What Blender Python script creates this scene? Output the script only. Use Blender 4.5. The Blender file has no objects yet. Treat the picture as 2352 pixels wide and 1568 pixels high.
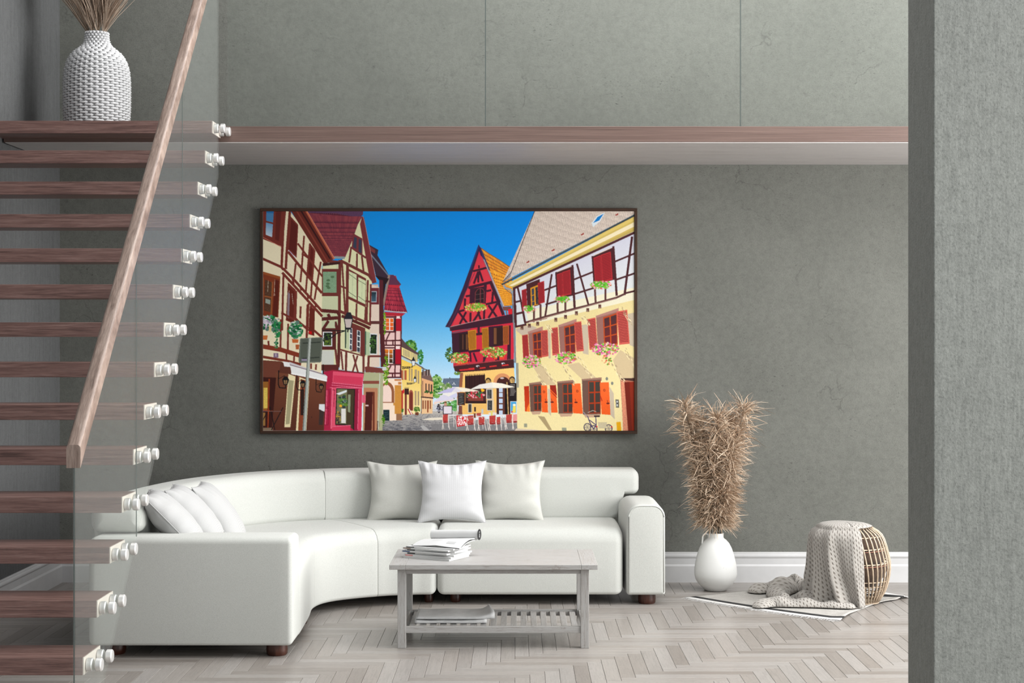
import bpy, bmesh, math, random
import numpy as np
from mathutils import Vector, Matrix
random.seed(7)
sc = bpy.context.scene
C = sc.collection
# ---------------------------------------------------------------- camera, world, lights, exposure
F = 3650.0            # focal length in pixels of the 2352 px wide frame
H = 1.635             # eye height
cam_d = bpy.data.cameras.new('camera'); cam = bpy.data.objects.new('camera', cam_d); C.objects.link(cam)
cam_d.sensor_width = 36.0; cam_d.lens = F / 2352 * 36.0
cam_d.shift_x = -10 / 2352; cam_d.shift_y = -12 / 2352
cam_d.clip_start = 0.05; cam_d.clip_end = 100
cam.location = (0, 0, H); cam.rotation_euler = (math.radians(90), 0, 0)
sc.camera = cam

world = bpy.data.worlds.new('sky'); sc.world = world; world.use_nodes = True
bg = world.node_tree.nodes['Background']
bg.inputs['Color'].default_value = (0.93, 0.97, 1.0, 1); bg.inputs['Strength'].default_value = 0.98

def area(name, loc, target, sx, sy, power, col=(1, 1, 1)):
    d = bpy.data.lights.new(name, 'AREA'); d.shape = 'RECTANGLE'; d.size = sx; d.size_y = sy
    d.energy = power; d.color = col
    o = bpy.data.objects.new(name, d); C.objects.link(o); o.location = loc
    o.rotation_euler = (Vector(target) - Vector(loc)).to_track_quat('-Z', 'Y').to_euler()
    return o
# daylight entering through the tall window of the right wall
area('window_daylight', (5.02, 7.4, 2.9), (0.0, 7.4, 2.9), 5.0, 4.4, 720, (1.0, 0.99, 0.975))
area('pier_fill_light', (5.02, 1.6, 2.9), (0.0, 1.6, 2.9), 4.6, 4.4, 470, (1.0, 0.99, 0.975))  # added lamp in a made-up near window, brightens the pier front
# daylight falling through the roof light above the right-hand half of the room
area('roof_light_daylight', (1.4, 8.2, 5.72), (1.4, 8.2, 0.0), 5.6, 3.6, 300, (1.0, 0.99, 0.98))

vs = sc.view_settings
vs.view_transform = 'Standard'; vs.look = 'None'; vs.exposure = 0.0; vs.gamma = 1.0; vs.use_curve_mapping = False

# ---------------------------------------------------------------- helpers
WL = {}
def PX(px, py, s):
    return Vector(((px - 1186) / s, F / s, H - (py - 772) / s))

def tag(o, label=None, cat=None, group=None, kind=None):
    if label: o['label'] = label
    if cat: o['category'] = cat
    if group: o['group'] = group
    if kind: o['kind'] = kind
    return o

def thing(name, loc, label, cat, group=None):
    o = bpy.data.objects.new(name, None); C.objects.link(o); o.location = loc
    o.empty_display_size = 0.1
    WL[o.name] = Vector(loc)
    return tag(o, label, cat, group)

def mk(name, vf, mat, parent=None, origin=None, smooth=False, auto=None, fix=True):
    """verts in world coordinates; parent gives the local origin"""
    verts, faces = vf
    if parent is not None: org = WL[parent.name]
    elif origin is not None: org = Vector(origin)
    else: org = Vector((0, 0, 0))
    me = bpy.data.meshes.new(name)
    me.from_pydata([(v[0]-org[0], v[1]-org[1], v[2]-org[2]) for v in verts], [], faces)
    if fix:
        bm = bmesh.new(); bm.from_mesh(me)
        bmesh.ops.recalc_face_normals(bm, faces=bm.faces[:]); bm.to_mesh(me); bm.free()
    if mat: me.materials.append(mat)
    if smooth: me.polygons.foreach_set('use_smooth', [True]*len(me.polygons))
    if auto is not None:
        me.polygons.foreach_set('use_smooth', [True]*len(me.polygons))
        me.set_sharp_from_angle(angle=math.radians(auto))
    me.update()
    o = bpy.data.objects.new(name, me); C.objects.link(o)
    if parent is not None:
        o.parent = parent; WL[o.name] = org
    else:
        o.location = org; WL[o.name] = org
    return o

def box(x0, x1, y0, y1, z0, z1, bev=0.0, seg=2):
    bm = bmesh.new()
    vs_ = [bm.verts.new(p) for p in ((x0,y0,z0),(x1,y0,z0),(x1,y1,z0),(x0,y1,z0),(x0,y0,z1),(x1,y0,z1),(x1,y1,z1),(x0,y1,z1))]
    for f in ((0,3,2,1),(4,5,6,7),(0,1,5,4),(1,2,6,5),(2,3,7,6),(3,0,4,7)): bm.faces.new([vs_[i] for i in f])
    if bev > 0: bmesh.ops.bevel(bm, geom=bm.edges[:]+bm.verts[:], offset=bev, segments=seg, affect='EDGES', profile=0.5)
    bm.verts.ensure_lookup_table(); bm.verts.index_update()
    out = ([tuple(v.co) for v in bm.verts], [[v.index for v in f.verts] for f in bm.faces])
    bm.free(); return out

def join(*vfs):
    V, Fc = [], []
    for v, f in vfs:
        n = len(V); V += list(v); Fc += [[i+n for i in q] for q in f]
    return V, Fc

def xform(vf, m):
    return [tuple(m @ Vector(v)) for v in vf[0]], vf[1]

def lathe(prof, n, cx, cy, cap=True):
    V, Fc = [], []
    for r, z in prof:
        for i in range(n):
            a = 2*math.pi*i/n; V.append((cx+r*math.cos(a), cy+r*math.sin(a), z))
    for k in range(len(prof)-1):
        for i in range(n):
            j = (i+1) % n; Fc.append([k*n+i, k*n+j, (k+1)*n+j, (k+1)*n+i])
    if cap:
        Fc.append(list(range(n))[::-1]); Fc.append([(len(prof)-1)*n+i for i in range(n)])
    return V, Fc

def tube(pts, rad, n=6, cap=True):
    """tube along a polyline, rad a number or one per point"""
    pts = [Vector(p) for p in pts]; V, Fc = [], []
    up = Vector((0.13, 0.31, 0.94))
    for k, p in enumerate(pts):
        d = (pts[min(k+1, len(pts)-1)] - pts[max(k-1, 0)]).normalized()
        if abs(d.dot(up)) > 0.95: up = Vector((0.9, 0.3, 0.1))
        a = d.cross(up).normalized(); b = d.cross(a).normalized()
        up = b if False else up
        r = rad[k] if isinstance(rad, (list, tuple)) else rad
        for i in range(n):
            t = 2*math.pi*i/n; V.append(tuple(p + a*(r*math.cos(t)) + b*(r*math.sin(t))))
    for k in range(len(pts)-1):
        for i in range(n):
            j = (i+1) % n; Fc.append([k*n+i, k*n+j, (k+1)*n+j, (k+1)*n+i])
    if cap: Fc.append(list(range(n))); Fc.append([(len(pts)-1)*n+i for i in range(n)])
    return V, Fc

def catmull(pts, n):
    pts = [Vector(p) for p in pts]; out = []
    P = [pts[0]*2-pts[1]] + pts + [pts[-1]*2-pts[-2]]
    for i in range(len(pts)-1):
        a, b, c, d = P[i:i+4]
        for k in range(n):
            t = k/n
            out.append(0.5*((2*b)+(c-a)*t+(2*a-5*b+4*c-d)*t*t+(3*b-a-3*c+d)*t**3))
    out.append(pts[-1]); return out

def extrude_profile(prof, p0, p1, nrm):
    """2-D profile (distance along nrm, z) swept straight from p0 to p1"""
    V, Fc = [], []; n = len(prof)
    for p in (p0, p1):
        for d, z in prof: V.append((p[0]+nrm[0]*d, p[1]+nrm[1]*d, z))
    for i in range(n):
        j = (i+1) % n; Fc.append([i, j, n+j, n+i])
    Fc.append(list(range(n))); Fc.append([n+i for i in range(n)])
    return V, Fc

# ---------------------------------------------------------------- materials
def srgb(r, g, b):
    f = lambda c: (c/255/12.92) if c/255 <= 0.04045 else ((c/255+0.055)/1.055)**2.4
    return (f(r), f(g), f(b))

class NT:
    def __init__(s, name):
        s.m = bpy.data.materials.new(name); s.m.use_nodes = True
        s.t = s.m.node_tree; s.b = s.t.nodes['Principled BSDF']; s.out = s.t.nodes['Material Output']
    def n(s, typ, **kw):
        nd = s.t.nodes.new(typ)
        for k, v in kw.items():
            if k in nd.inputs: nd.inputs[k].default_value = v
            else: setattr(nd, k, v)
        return nd
    def l(s, a, b): s.t.links.new(a, b)
    def coord(s, kind='Object', scale=(1,1,1), rot=(0,0,0)):
        tc = s.n('ShaderNodeTexCoord'); mp = s.n('ShaderNodeMapping')
        mp.inputs['Scale'].default_value = scale; mp.inputs['Rotation'].default_value = rot
        s.l(tc.outputs[kind], mp.inputs['Vector']); return mp.outputs['Vector']
    def noise(s, vec, scale=5, detail=4, rough=0.55, dist=0):
        nd = s.n('ShaderNodeTexNoise'); nd.inputs['Scale'].default_value = scale; nd.inputs['Detail'].default_value = detail
        nd.inputs['Roughness'].default_value = rough; nd.inputs['Distortion'].default_value = dist
        s.l(vec, nd.inputs['Vector']); return nd.outputs['Fac']
    def ramp(s, fac, stops):
        nd = s.n('ShaderNodeValToRGB'); e = nd.color_ramp.elements
        while len(e) < len(stops): e.new(0.5)
        for el, (p, c) in zip(e, stops):
            el.position = p; el.color = (c[0], c[1], c[2], 1) if not isinstance(c, (int, float)) else (c, c, c, 1)
        s.l(fac, nd.inputs['Fac']); return nd.outputs['Color']
    def mul(s, a, b, fac=1.0, mode='MULTIPLY'):
        nd = s.n('ShaderNodeMix', data_type='RGBA', blend_type=mode); nd.inputs[0].default_value = fac
        for sock, v in ((nd.inputs[6], a), (nd.inputs[7], b)):
            if isinstance(v, tuple): sock.default_value = (v[0], v[1], v[2], 1)
            else: s.l(v, sock)
        return nd.outputs[2]
    def mix(s, fac, a, b):
        nd = s.n('ShaderNodeMix', data_type='RGBA')
        s.l(fac, nd.inputs[0])
        for sock, v in ((nd.inputs[6], a), (nd.inputs[7], b)):
            if isinstance(v, tuple): sock.default_value = (v[0], v[1], v[2], 1)
            else: s.l(v, sock)
        return nd.outputs[2]
    def math(s, op, a, b=0.0, c=None):
        nd = s.n('ShaderNodeMath', operation=op)
        for i, v in enumerate((a, b) if c is None else (a, b, c)):
            if isinstance(v, (int, float)): nd.inputs[i].default_value = v
            else: s.l(v, nd.inputs[i])
        return nd.outputs[0]
    def bump(s, h, strength=0.3, dist=0.01, nrm=None):
        nd = s.n('ShaderNodeBump'); nd.inputs['Strength'].default_value = strength; nd.inputs['Distance'].default_value = dist
        s.l(h, nd.inputs['Height'])
        if nrm: s.l(nrm, nd.inputs['Normal'])
        s.l(nd.outputs['Normal'], s.b.inputs['Normal']); return nd.outputs['Normal']
    def fin(s, col=None, rough=0.6, metal=0.0, spec=0.5, sheen=0):
        if isinstance(col, tuple): s.b.inputs['Base Color'].default_value = (col[0], col[1], col[2], 1)
        elif col is not None: s.l(col, s.b.inputs['Base Color'])
        if isinstance(rough, (int, float)): s.b.inputs['Roughness'].default_value = rough
        else: s.l(rough, s.b.inputs['Roughness'])
        s.b.inputs['Metallic'].default_value = metal; s.b.inputs['Specular IOR Level'].default_value = spec
        if sheen: s.b.inputs['Sheen Weight'].default_value = sheen
        return s.m

def m_plain(name, c, rough=0.6, metal=0, spec=0.5, var=0.12, sc_=30, bump=0.0):
    t = NT(name); v = t.coord('Object'); f = t.noise(v, sc_, 3)
    col = t.ramp(f, [(0.3, tuple(x*(1-var) for x in c)), (0.7, tuple(min(1, x*(1+var)) for x in c))])
    if bump: t.bump(f, bump, 0.004)
    return t.fin(col, rough, metal, spec)

def m_plaster(name, base, streak=None, cloud=0.14, crack=0.30, pits=True):
    t = NT(name); v = t.coord('Object')
    big = t.noise(v, 1.1, 5, 0.6); fine = t.noise(v, 30, 6, 0.75)
    col = t.ramp(big, [(0.25, tuple(x*(1-cloud) for x in base)), (0.5, base), (0.78, tuple(x*(1+cloud) for x in base))])
    if streak:
        vs2 = t.coord('Object', streak); st = t.noise(vs2, 1.0, 6, 0.7)
        col = t.mul(col, t.ramp(st, [(0.3, 0.80), (0.55, 1.0), (0.75, 1.12)]))
    # small dark pits and blotchy groups of them
    vp = t.coord('Object', (38, 38, 80)); pit = t.noise(vp, 1.0, 5, 0.6)
    grp = t.noise(v, 2.3, 3)
    thr = t.math('SUBTRACT', pit, t.math('MULTIPLY', grp, 0.30))
    pm = t.ramp(thr, [(0.12, 0.52), (0.215, 1.0)])
    if pits: col = t.mul(col, pm)
    grit = t.noise(v, 150, 3, 0.6); col = t.mul(col, t.ramp(grit, [(0.28, 0.74), (0.45, 0.98), (0.75, 1.14)]))
    col = t.mul(col, t.ramp(fine, [(0.25, 0.82), (0.5, 1.0), (0.8, 1.16)]))
    # hairline cracks
    vc = t.n('ShaderNodeTexVoronoi', feature='DISTANCE_TO_EDGE'); vc.inputs['Scale'].default_value = 2.3
    wob = t.n('ShaderNodeMix', data_type='VECTOR'); wob.inputs[0].default_value = 0.32
    nz = t.n('ShaderNodeTexNoise'); nz.inputs['Scale'].default_value = 4.0; nz.inputs['Detail'].default_value = 6; t.l(v, nz.inputs['Vector'])
    t.l(v, wob.inputs[4]); t.l(nz.outputs['Color'], wob.inputs[5]); t.l(wob.outputs[1], vc.inputs['Vector'])
    cr = t.ramp(vc.outputs['Distance'], [(0.0, 0.0), (0.008, 1.0)])
    gate = t.ramp(t.noise(v, 1.6, 2), [(0.36, 0.0), (0.44, 1.0)])
    crk = t.mul(cr, gate, 1.0, 'LIGHTEN')
    col = t.mul(col, crk, crack)
    h = t.math('ADD', t.math('MULTIPLY', fine, 0.6), t.math('MULTIPLY', pm, 0.5) if pits else t.math('MULTIPLY', grit, 0.5))
    t.bump(h, 0.55, 0.006)
    return t.fin(col, 0.85, 0, 0.25)

def m_wood(name, dark, mid, light, axis=(1.2, 26, 26), rough=0.42, spec=0.5, kind='Object', ring=3.0):
    t = NT(name); v = t.coord(kind, axis)
    g1 = t.noise(v, ring, 6, 0.65, 0.6)
    v2 = t.coord(kind, tuple(a*3.2 for a in axis)); g2 = t.noise(v2, 4.0, 4, 0.7)
    col = t.ramp(g1, [(0.30, dark), (0.50, mid), (0.70, light)])
    col = t.mul(col, t.ramp(g2, [(0.3, 0.68), (0.55, 1.0), (0.8, 1.12)]))
    t.bump(g2, 0.25, 0.003)
    return t.fin(col, rough, 0, spec)

def m_glass(name, tint, ior=1.5, refl=1.0):
    t = NT(name); t.t.nodes.remove(t.b)
    tr = t.n('ShaderNodeBsdfTransparent'); tr.inputs['Color'].default_value = (*tint, 1)
    gl = t.n('ShaderNodeBsdfGlossy'); gl.inputs['Roughness'].default_value = 0.42; gl.inputs['Color'].default_value = (0.95, 0.97, 0.96, 1)
    lw = t.n('ShaderNodeLayerWeight'); lw.inputs['Blend'].default_value = 0.5     # Schlick Fresnel, same on both sides of the thin sheet
    mx = t.n('ShaderNodeMixShader')
    t.l(t.math('MULTIPLY_ADD', t.math('POWER', lw.outputs['Facing'], 5.0), 0.96*refl, 0.04*refl), mx.inputs[0])
    t.l(tr.outputs[0], mx.inputs[1]); t.l(gl.outputs[0], mx.inputs[2]); t.l(mx.outputs[0], t.out.inputs['Surface'])
    return t.m

def m_fabric(name, c, scale=420, var=0.06, stripe=None, rough=0.9, weave=0.35):
    t = NT(name); v = t.coord('Object')
    vx = t.coord('Object', (1, 1, 6)); n1 = t.noise(vx, scale*0.4, 2, 0.6)
    vy = t.coord('Object', (6, 6, 1)); n2 = t.noise(vy, scale*0.4, 2, 0.6)
    w = t.math('MULTIPLY', t.math('ADD', n1, n2), 0.5)
    col = t.ramp(w, [(0.36, tuple(x*(1-var*1.6) for x in c)), (0.5, c), (0.64, tuple(min(1, x*(1+var)) for x in c))])
    if stripe:
        wv = t.n('ShaderNodeTexWave', wave_type='BANDS', bands_direction=stripe[0]); wv.inputs['Scale'].default_value = stripe[1]
        wv.inputs['Distortion'].default_value = 1.2; wv.inputs['Detail'].default_value = 2; t.l(v, wv.inputs['Vector'])
        col = t.mul(col, t.ramp(wv.outputs['Fac'], [(0.0, 1-stripe[2]), (0.25, 1.0)]))
    t.bump(w, weave, 0.002)
    return t.fin(col, rough, 0, 0.2, 0.15)

M = {}
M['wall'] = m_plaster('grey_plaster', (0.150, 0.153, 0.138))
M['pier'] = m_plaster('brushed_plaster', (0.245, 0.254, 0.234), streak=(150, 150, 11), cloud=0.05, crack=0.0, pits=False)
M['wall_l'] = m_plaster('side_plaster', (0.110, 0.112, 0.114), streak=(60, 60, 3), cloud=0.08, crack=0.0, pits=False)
M['ceil'] = m_plain('ceiling_paint', (0.55, 0.55, 0.54), 0.9, var=0.03)
M['base'] = m_plain('white_painted_skirting', (0.56, 0.56, 0.565), 0.45, var=0.04, sc_=8)
M['stair'] = m_wood('walnut_tread', (0.075, 0.036, 0.030), (0.185, 0.098, 0.084), (0.27, 0.165, 0.145), (1.1, 22, 26), 0.36, 0.6)
M['rail'] = m_wood('oak_handrail', (0.125, 0.080, 0.062), (0.27, 0.195, 0.16), (0.37, 0.285, 0.24), (18, 1.6, 1.6), 0.42)
M['slab'] = m_wood('layered_wood', (0.085, 0.050, 0.040), (0.130, 0.080, 0.066), (0.185, 0.122, 0.102), (0.35, 30, 60), 0.40, 0.55)
M['slab_u'] = m_wood('pale_soffit', (0.42, 0.385, 0.375), (0.50, 0.47, 0.46), (0.55, 0.52, 0.51), (0.35, 24, 40), 0.45, 0.5)
M['lit_end'] = m_plain('lit_end_grain', (0.56, 0.50, 0.45), 0.5, var=0.05)  # paler than the treads: bright light on their ends put into the colour
M['steel'] = m_plain('satin_aluminium', (0.78, 0.77, 0.76), 0.42, 0.75, 0.5, var=0.03)
M['glass'] = m_glass('balustrade_glass', (0.975, 0.988, 0.980), refl=0.38)
M['gedge'] = m_plain('glass_edge', (0.07, 0.085, 0.08), 0.4, var=0.05)
M['sofa'] = m_fabric('off_white_upholstery', (0.555, 0.564, 0.534), 420, 0.10)
M['sofa_foot'] = m_wood('dark_red_foot', (0.02, 0.006, 0.004), (0.05, 0.014, 0.008), (0.10, 0.03, 0.016), (14, 14, 2), 0.3)
M['pil_grey'] = m_fabric('cream_pillow_linen', (0.53, 0.53, 0.495), 380, 0.07)
M['pil_white'] = m_fabric('white_striped_pillow', (0.635, 0.635, 0.65), 380, 0.03, ('X', 26, 0.10))
M['pil_rib'] = m_fabric('ribbed_white_pillow', (0.46, 0.46, 0.458), 380, 0.04, ('X', 60, 0.12))
M['tbl'] = None
# ---------------------------------------------------------------- the room
XL, XR, YB, YF = -3.04, 4.9, 10.58, -1.5
ZC = 5.6
def struct(name, vf, mat, **kw):
    return tag(mk(name, vf, mat, **kw), kind='structure')
struct('wall_back', box(XL-0.2, XR+0.2, YB, YB+0.2, -0.05, ZC), M['wall'])
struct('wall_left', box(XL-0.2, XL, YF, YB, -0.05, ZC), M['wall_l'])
# right wall with a tall window and a nearer one added to brighten the pier
WZ0, WZ1 = 0.6, 5.2
WYS = ((-0.9, 4.1), (4.88, 9.95))  # nearer opening is made up, for the light on the pier front
yy_ = [YF, WYS[0][0], WYS[0][1], WYS[1][0], WYS[1][1], YB]
struct('wall_right', join(*[box(XR, XR+0.2, yy_[k], yy_[k+1], -0.05, ZC) for k in (0, 2, 4)]+[box(XR, XR+0.2, a_, b_, z0_, z1_) for a_, b_ in WYS for z0_, z1_ in ((-0.05, WZ0), (WZ1, ZC))]), M['wall'])
M['wframe'] = m_plain('dark_window_frame', (0.05, 0.05, 0.05), 0.4)
for wi, (a_, b_) in enumerate(WYS):
    win = tag(bpy.data.objects.new('window_%d' % (wi+1), None), kind='structure'); C.objects.link(win); win.location = (XR+0.05, (a_+b_)/2, WZ0); WL[win.name] = Vector(win.location)
    for q in (0, 1/3, 2/3, 1): y = a_+(b_-a_-0.06)*q; mk('window_frame', box(XR+0.02, XR+0.08, y, y+0.06, WZ0, WZ1), M['wframe'], win)
    for z in (WZ0, 2.8, WZ1-0.06): mk('window_frame', box(XR+0.03, XR+0.07, a_, b_, z, z+0.06), M['wframe'], win)
# near pier on the right of the picture
struct('wall_pier', box(1.2, XR, 4.57, 4.87, 0.0, ZC, 0.004), M['pier'])  # unseen stretch to the right wall added to keep the window light apart
RX_0, RX_1, RY_0, RY_1 = -1.6, 4.4, 6.3, 10.1            # roof light opening
struct('ceiling', join(box(XL-0.2, RX_0, 3.2, YB+0.2, ZC, ZC+0.15), box(RX_1, XR+0.2, 3.2, YB+0.2, ZC, ZC+0.15), box(RX_0, RX_1, 3.2, RY_0, ZC, ZC+0.15), box(RX_0, RX_1, RY_1, YB+0.2, ZC, ZC+0.15)), M['ceil'])

# skirting boards with a moulded profile
prof = [(0, 0), (0.024, 0), (0.024, 0.108), (0.020, 0.114), (0.016, 0.120), (0.016, 0.160), (0.020, 0.166), (0.022, 0.174), (0.020, 0.182), (0.014, 0.187), (0.013, 0.196), (0.010, 0.2), (0, 0.2)]
struct('baseboard_back', extrude_profile(prof, (XL, YB), (XR, YB), (0, -1)), M['base'])
struct('baseboard_left', extrude_profile(prof, (XL, YF), (XL, YB), (1, 0)), M['base'])

# ---- herringbone parquet: planks laid on a sub-floor
floor = struct('floor', box(XL-0.2, XR+0.2, YF, YB, -0.08, -0.012), m_plain('subfloor', (0.05, 0.042, 0.035), 0.8))
def m_parquet():
    t = NT('bleached_oak_parquet')
    uv = t.n('ShaderNodeUVMap'); oi = t.n('ShaderNodeObjectInfo'); ge = t.n('ShaderNodeNewGeometry')
    rnd = t.math('FRACT', t.math('ADD', oi.outputs['Random'], ge.outputs['Random Per Island']))
    off = t.n('ShaderNodeCombineXYZ'); t.l(t.math('MULTIPLY', rnd, 37.0), off.inputs[0]); t.l(t.math('MULTIPLY', rnd, 91.0), off.inputs[1])
    ad = t.n('ShaderNodeVectorMath', operation='ADD'); t.l(uv.outputs[0], ad.inputs[0]); t.l(off.outputs[0], ad.inputs[1])
    def mp(sc_):
        m = t.n('ShaderNodeMapping'); m.inputs['Scale'].default_value = sc_; t.l(ad.outputs[0], m.inputs['Vector']); return m.outputs[0]
    fig = t.noise(mp((3.0, 16, 1)), 1.6, 3, 0.5, 1.4)      # cathedral figure
    wv = t.math('FRACT', t.math('MULTIPLY', fig, 7.0))
    lines = t.ramp(wv, [(0.0, 0.74), (0.22, 1.0), (0.85, 1.02), (1.0, 0.80)])
    g = t.noise(mp((5, 110, 1)), 1.0, 4, 0.7)
    grain = t.ramp(g, [(0.28, 0.76), (0.52, 1.0), (0.78, 1.08)])
    tone = t.ramp(rnd, [(0.0, (0.225, 0.200, 0.180)), (0.35, (0.285, 0.258, 0.236)), (0.7, (0.32, 0.298, 0.28)), (1.0, (0.255, 0.231, 0.212))])
    col = t.mul(t.mul(tone, lines, 0.6), grain, 0.9)
    t.bump(t.math('MULTIPLY', g, 1.0), 0.18, 0.002)
    return t.fin(col, 0.33, 0, 0.55)
M['parquet'] = m_parquet()
PW, PN = 0.0725, 7; PL = PW*PN; GAP = 0.0006; CH = 0.0013
def plank_vf(x0, x1, y0, y1):
    a, b, c, d = x0+GAP, x1-GAP, y0+GAP, y1-GAP
    V = [(a,c,-0.012),(b,c,-0.012),(b,d,-0.012),(a,d,-0.012),(a,c,-CH),(b,c,-CH),(b,d,-CH),(a,d,-CH),(a+CH,c+CH,0),(b-CH,c+CH,0),(b-CH,d-CH,0),(a+CH,d-CH,0)]
    Fc = []
    for k in (0, 4):
        for i in range(4): Fc.append([k+i, k+(i+1) % 4, k+4+(i+1) % 4, k+4+i])
    Fc.append([8, 9, 10, 11]); return V, Fc
def plank_mesh(rects, along, name):
    V, Fc, uvs = [], [], []
    for (r, al) in zip(rects, along):
        v, f = plank_vf(*r); n = len(V); V += v; Fc += [[i+n for i in q] for q in f]
        uvs += [((p[0]-r[0]), (p[1]-r[2])) if al == 'x' else ((p[1]-r[2]), (p[0]-r[0])) for p in v]
    me = bpy.data.meshes.new(name); me.from_pydata(V, [], Fc); me.materials.append(M['parquet'])
    ul = me.uv_layers.new(name='UVMap'); idx = np.empty(len(me.loops), np.int32); me.loops.foreach_get('vertex_index', idx)
    ul.data.foreach_set('uv', np.array(uvs, np.float32)[idx].ravel()); me.update(); return me
X0, Y0 = 0.4997, 7.6145
RX0, RX1, RY0, RY1 = XL, XR, 2.0, YB
pl = []
for fam in range(-12, 13):
    for k in range(-160, 160):
        bx, by = X0 + k*PW + fam*2*PL, Y0 + k*PW
        for r, al in (((bx, bx+PW, by, by+PL), 'y'), ((bx+PW, bx+PW+PL, by, by+PW), 'x')):
            c = (max(r[0], RX0), min(r[1], RX1), max(r[2], RY0), min(r[3], RY1))
            if c[1]-c[0] < 0.012 or c[3]-c[2] < 0.012: continue
            pl.append((c, al, c == r))
def plank_score(c):
    x, y = (c[0]+c[1])/2, (c[2]+c[3])/2; s = F/y; px, py = 1186+x*s, 772+H*s
    if not (150 < px < 2080 and py < 1575): return 0
    if y > 8.1 and x < -1.2: return 0                        # below the sofa
    if y > 9.8 and x < 0.9: return 0
    w = min(c[1], (2086-1186)/s) - max(c[0], -1030/s)
    return max(0, w)*(c[3]-c[2])*s*s*s/F
pl.sort(key=lambda p: -plank_score(p[0]))
mx_ = plank_mesh([(-PL/2, PL/2, -PW/2, PW/2)], ['x'], 'plank_across'); my_ = plank_mesh([(-PW/2, PW/2, -PL/2, PL/2)], ['y'], 'plank_along')
for c, al, full in pl[:300]:
    cx, cy = (c[0]+c[1])/2, (c[2]+c[3])/2
    me = (mx_ if al == 'x' else my_) if full else plank_mesh([(c[0]-cx, c[1]-cx, c[2]-cy, c[3]-cy)], [al], 'plank_cut')
    o = bpy.data.objects.new('plank', me); C.objects.link(o); o.location = (cx, cy, 0); o.parent = floor
rest = bpy.data.objects.new('plank_field', plank_mesh([p[0] for p in pl[300:]], [p[1] for p in pl[300:]], 'plank_field')); C.objects.link(rest)
rest.parent = floor; rest['kind'] = 'stuff'

# ---- gallery: wooden slab along the back wall, with a glass balustrade
SY = 9.388; SZ0, SZ1 = 2.777, 2.875
gal = tag(bpy.data.objects.new('gallery_floor', None), kind='structure'); C.objects.link(gal); gal.location = (0, SY, SZ0); WL[gal.name] = Vector(gal.location)
mk('slab', box(XL+0.01, XR, SY, YB, SZ0+0.004, SZ1, 0.002, 1), M['slab'], gal)
nb = 6
for i in range(nb):
    y0 = SY+0.001+(YB-SY-0.002)*i/nb; y1 = SY+0.001+(YB-SY-0.002)*(i+1)/nb
    mk('soffit_board', box(XL+0.02, XR, y0+0.0008, y1-0.0008, SZ0, SZ0+0.0045), M['slab_u'], gal)

def pane(name, x0, x1, y0, y1, z0, z1, parent): return mk(name, box(x0, x1, y0, y1, z0, z1), M['glass'], parent)
bal = thing('glass_balustrade', (1.5, SY+0.035, SZ1), 'frameless clear glass balustrade standing on the edge of the wooden gallery', 'balustrade')
gx = [-1.715, -0.183, 1.329, 2.84, 4.35]
for i in range(4):
    pane('glass_panel', gx[i]+0.003, gx[i+1]-0.003, SY+0.03, SY+0.04, SZ1, SZ1+1.03, bal)
    mk('glass_joint', box(gx[i+1]-0.003, gx[i+1]+0.003, SY+0.032, SY+0.038, SZ1, SZ1+1.03), M['gedge'], bal)
mk('handrail', box(-1.75, 4.4, SY+0.005, SY+0.065, SZ1+1.03, SZ1+1.11, 0.012), M['slab'], bal)

# ---- staircase
NT_ = 14
XE = -1.752                       # right end of the treads
ytop, ybot = F/399.0, F/568.6
ztop, zbot = 2.875, 0.338
stair = thing('staircase', (-2.4, 6.3, 0), 'open staircase of walnut treads with glass side panels and a wooden handrail', 'staircase')
TD, TT = 0.258, 0.072
tread_me = box(XL-WL[stair.name][0]*0, XE, 0, TD, -TT, 0, 0.0015, 1)
disc_r, disc_t = 0.0275, 0.027
def disc_vf(x0):
    n = 20; V, Fc = [], []
    pr = [(0.0, disc_r-0.004), (0.004, disc_r), (disc_t-0.004, disc_r), (disc_t, disc_r-0.004)]
    for dx, r in pr:
        for i in range(n):
            a = 2*math.pi*i/n; V.append((x0+dx, r*math.cos(a), r*math.sin(a)))
    for k in range(3):
        for i in range(n):
            j = (i+1) % n; Fc.append([k*n+i, k*n+j, (k+1)*n+j, (k+1)*n+i])
    Fc.append(list(range(n))[::-1]); Fc.append([3*n+i for i in range(n)])
    return V, Fc
GX0, GX1 = XE+0.004+disc_t, XE+0.004+disc_t+0.010       # glass between inner and outer discs
treads = []
for i in range(-1, NT_):
    y = ybot+(ytop-ybot)*i/(NT_-1); z = zbot+(ztop-zbot)*i/(NT_-1)
    if i == -1:
        t = mk('tread', xform(tread_me, Matrix.Translation((0, y, z))), M['stair'], stair, auto=30)
    elif i == 0:
        t = mk('tread', xform(tread_me, Matrix.Translation((0, y, z))), M['stair'], stair, auto=30)
    else:
        # own wood grain for each tread: mesh kept in its own local frame
        t = mk('tread', xform(tread_me, Matrix.Translation((0, y, z))), M['stair'], stair, auto=30)
    cap = mk('end_cap', box(XE+0.0002, XE+0.004, y+0.001, y+TD-0.001, z-TT+0.001, z-0.001), M['lit_end'], t)
    for (dy, dz) in ((0.046, -0.038), (0.212, -0.036)):
        for x0 in (XE+0.004, GX1):
            mk('standoff', xform(disc_vf(x0), Matrix.Translation((0, y+dy, z+dz))), M['steel'], t, auto=40)
    treads.append(t)
slope = (ztop-zbot)/(ytop-ybot)
gxm = (GX0+GX1)/2
yj = [F/592.0, F/508.7, F/447.0, F/399.5]
zlow = lambda y: max(0.0, 2.63+(y-F/396.0)*slope)
zhigh = lambda y: 1.20+(y-F/592.0)*slope
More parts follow.
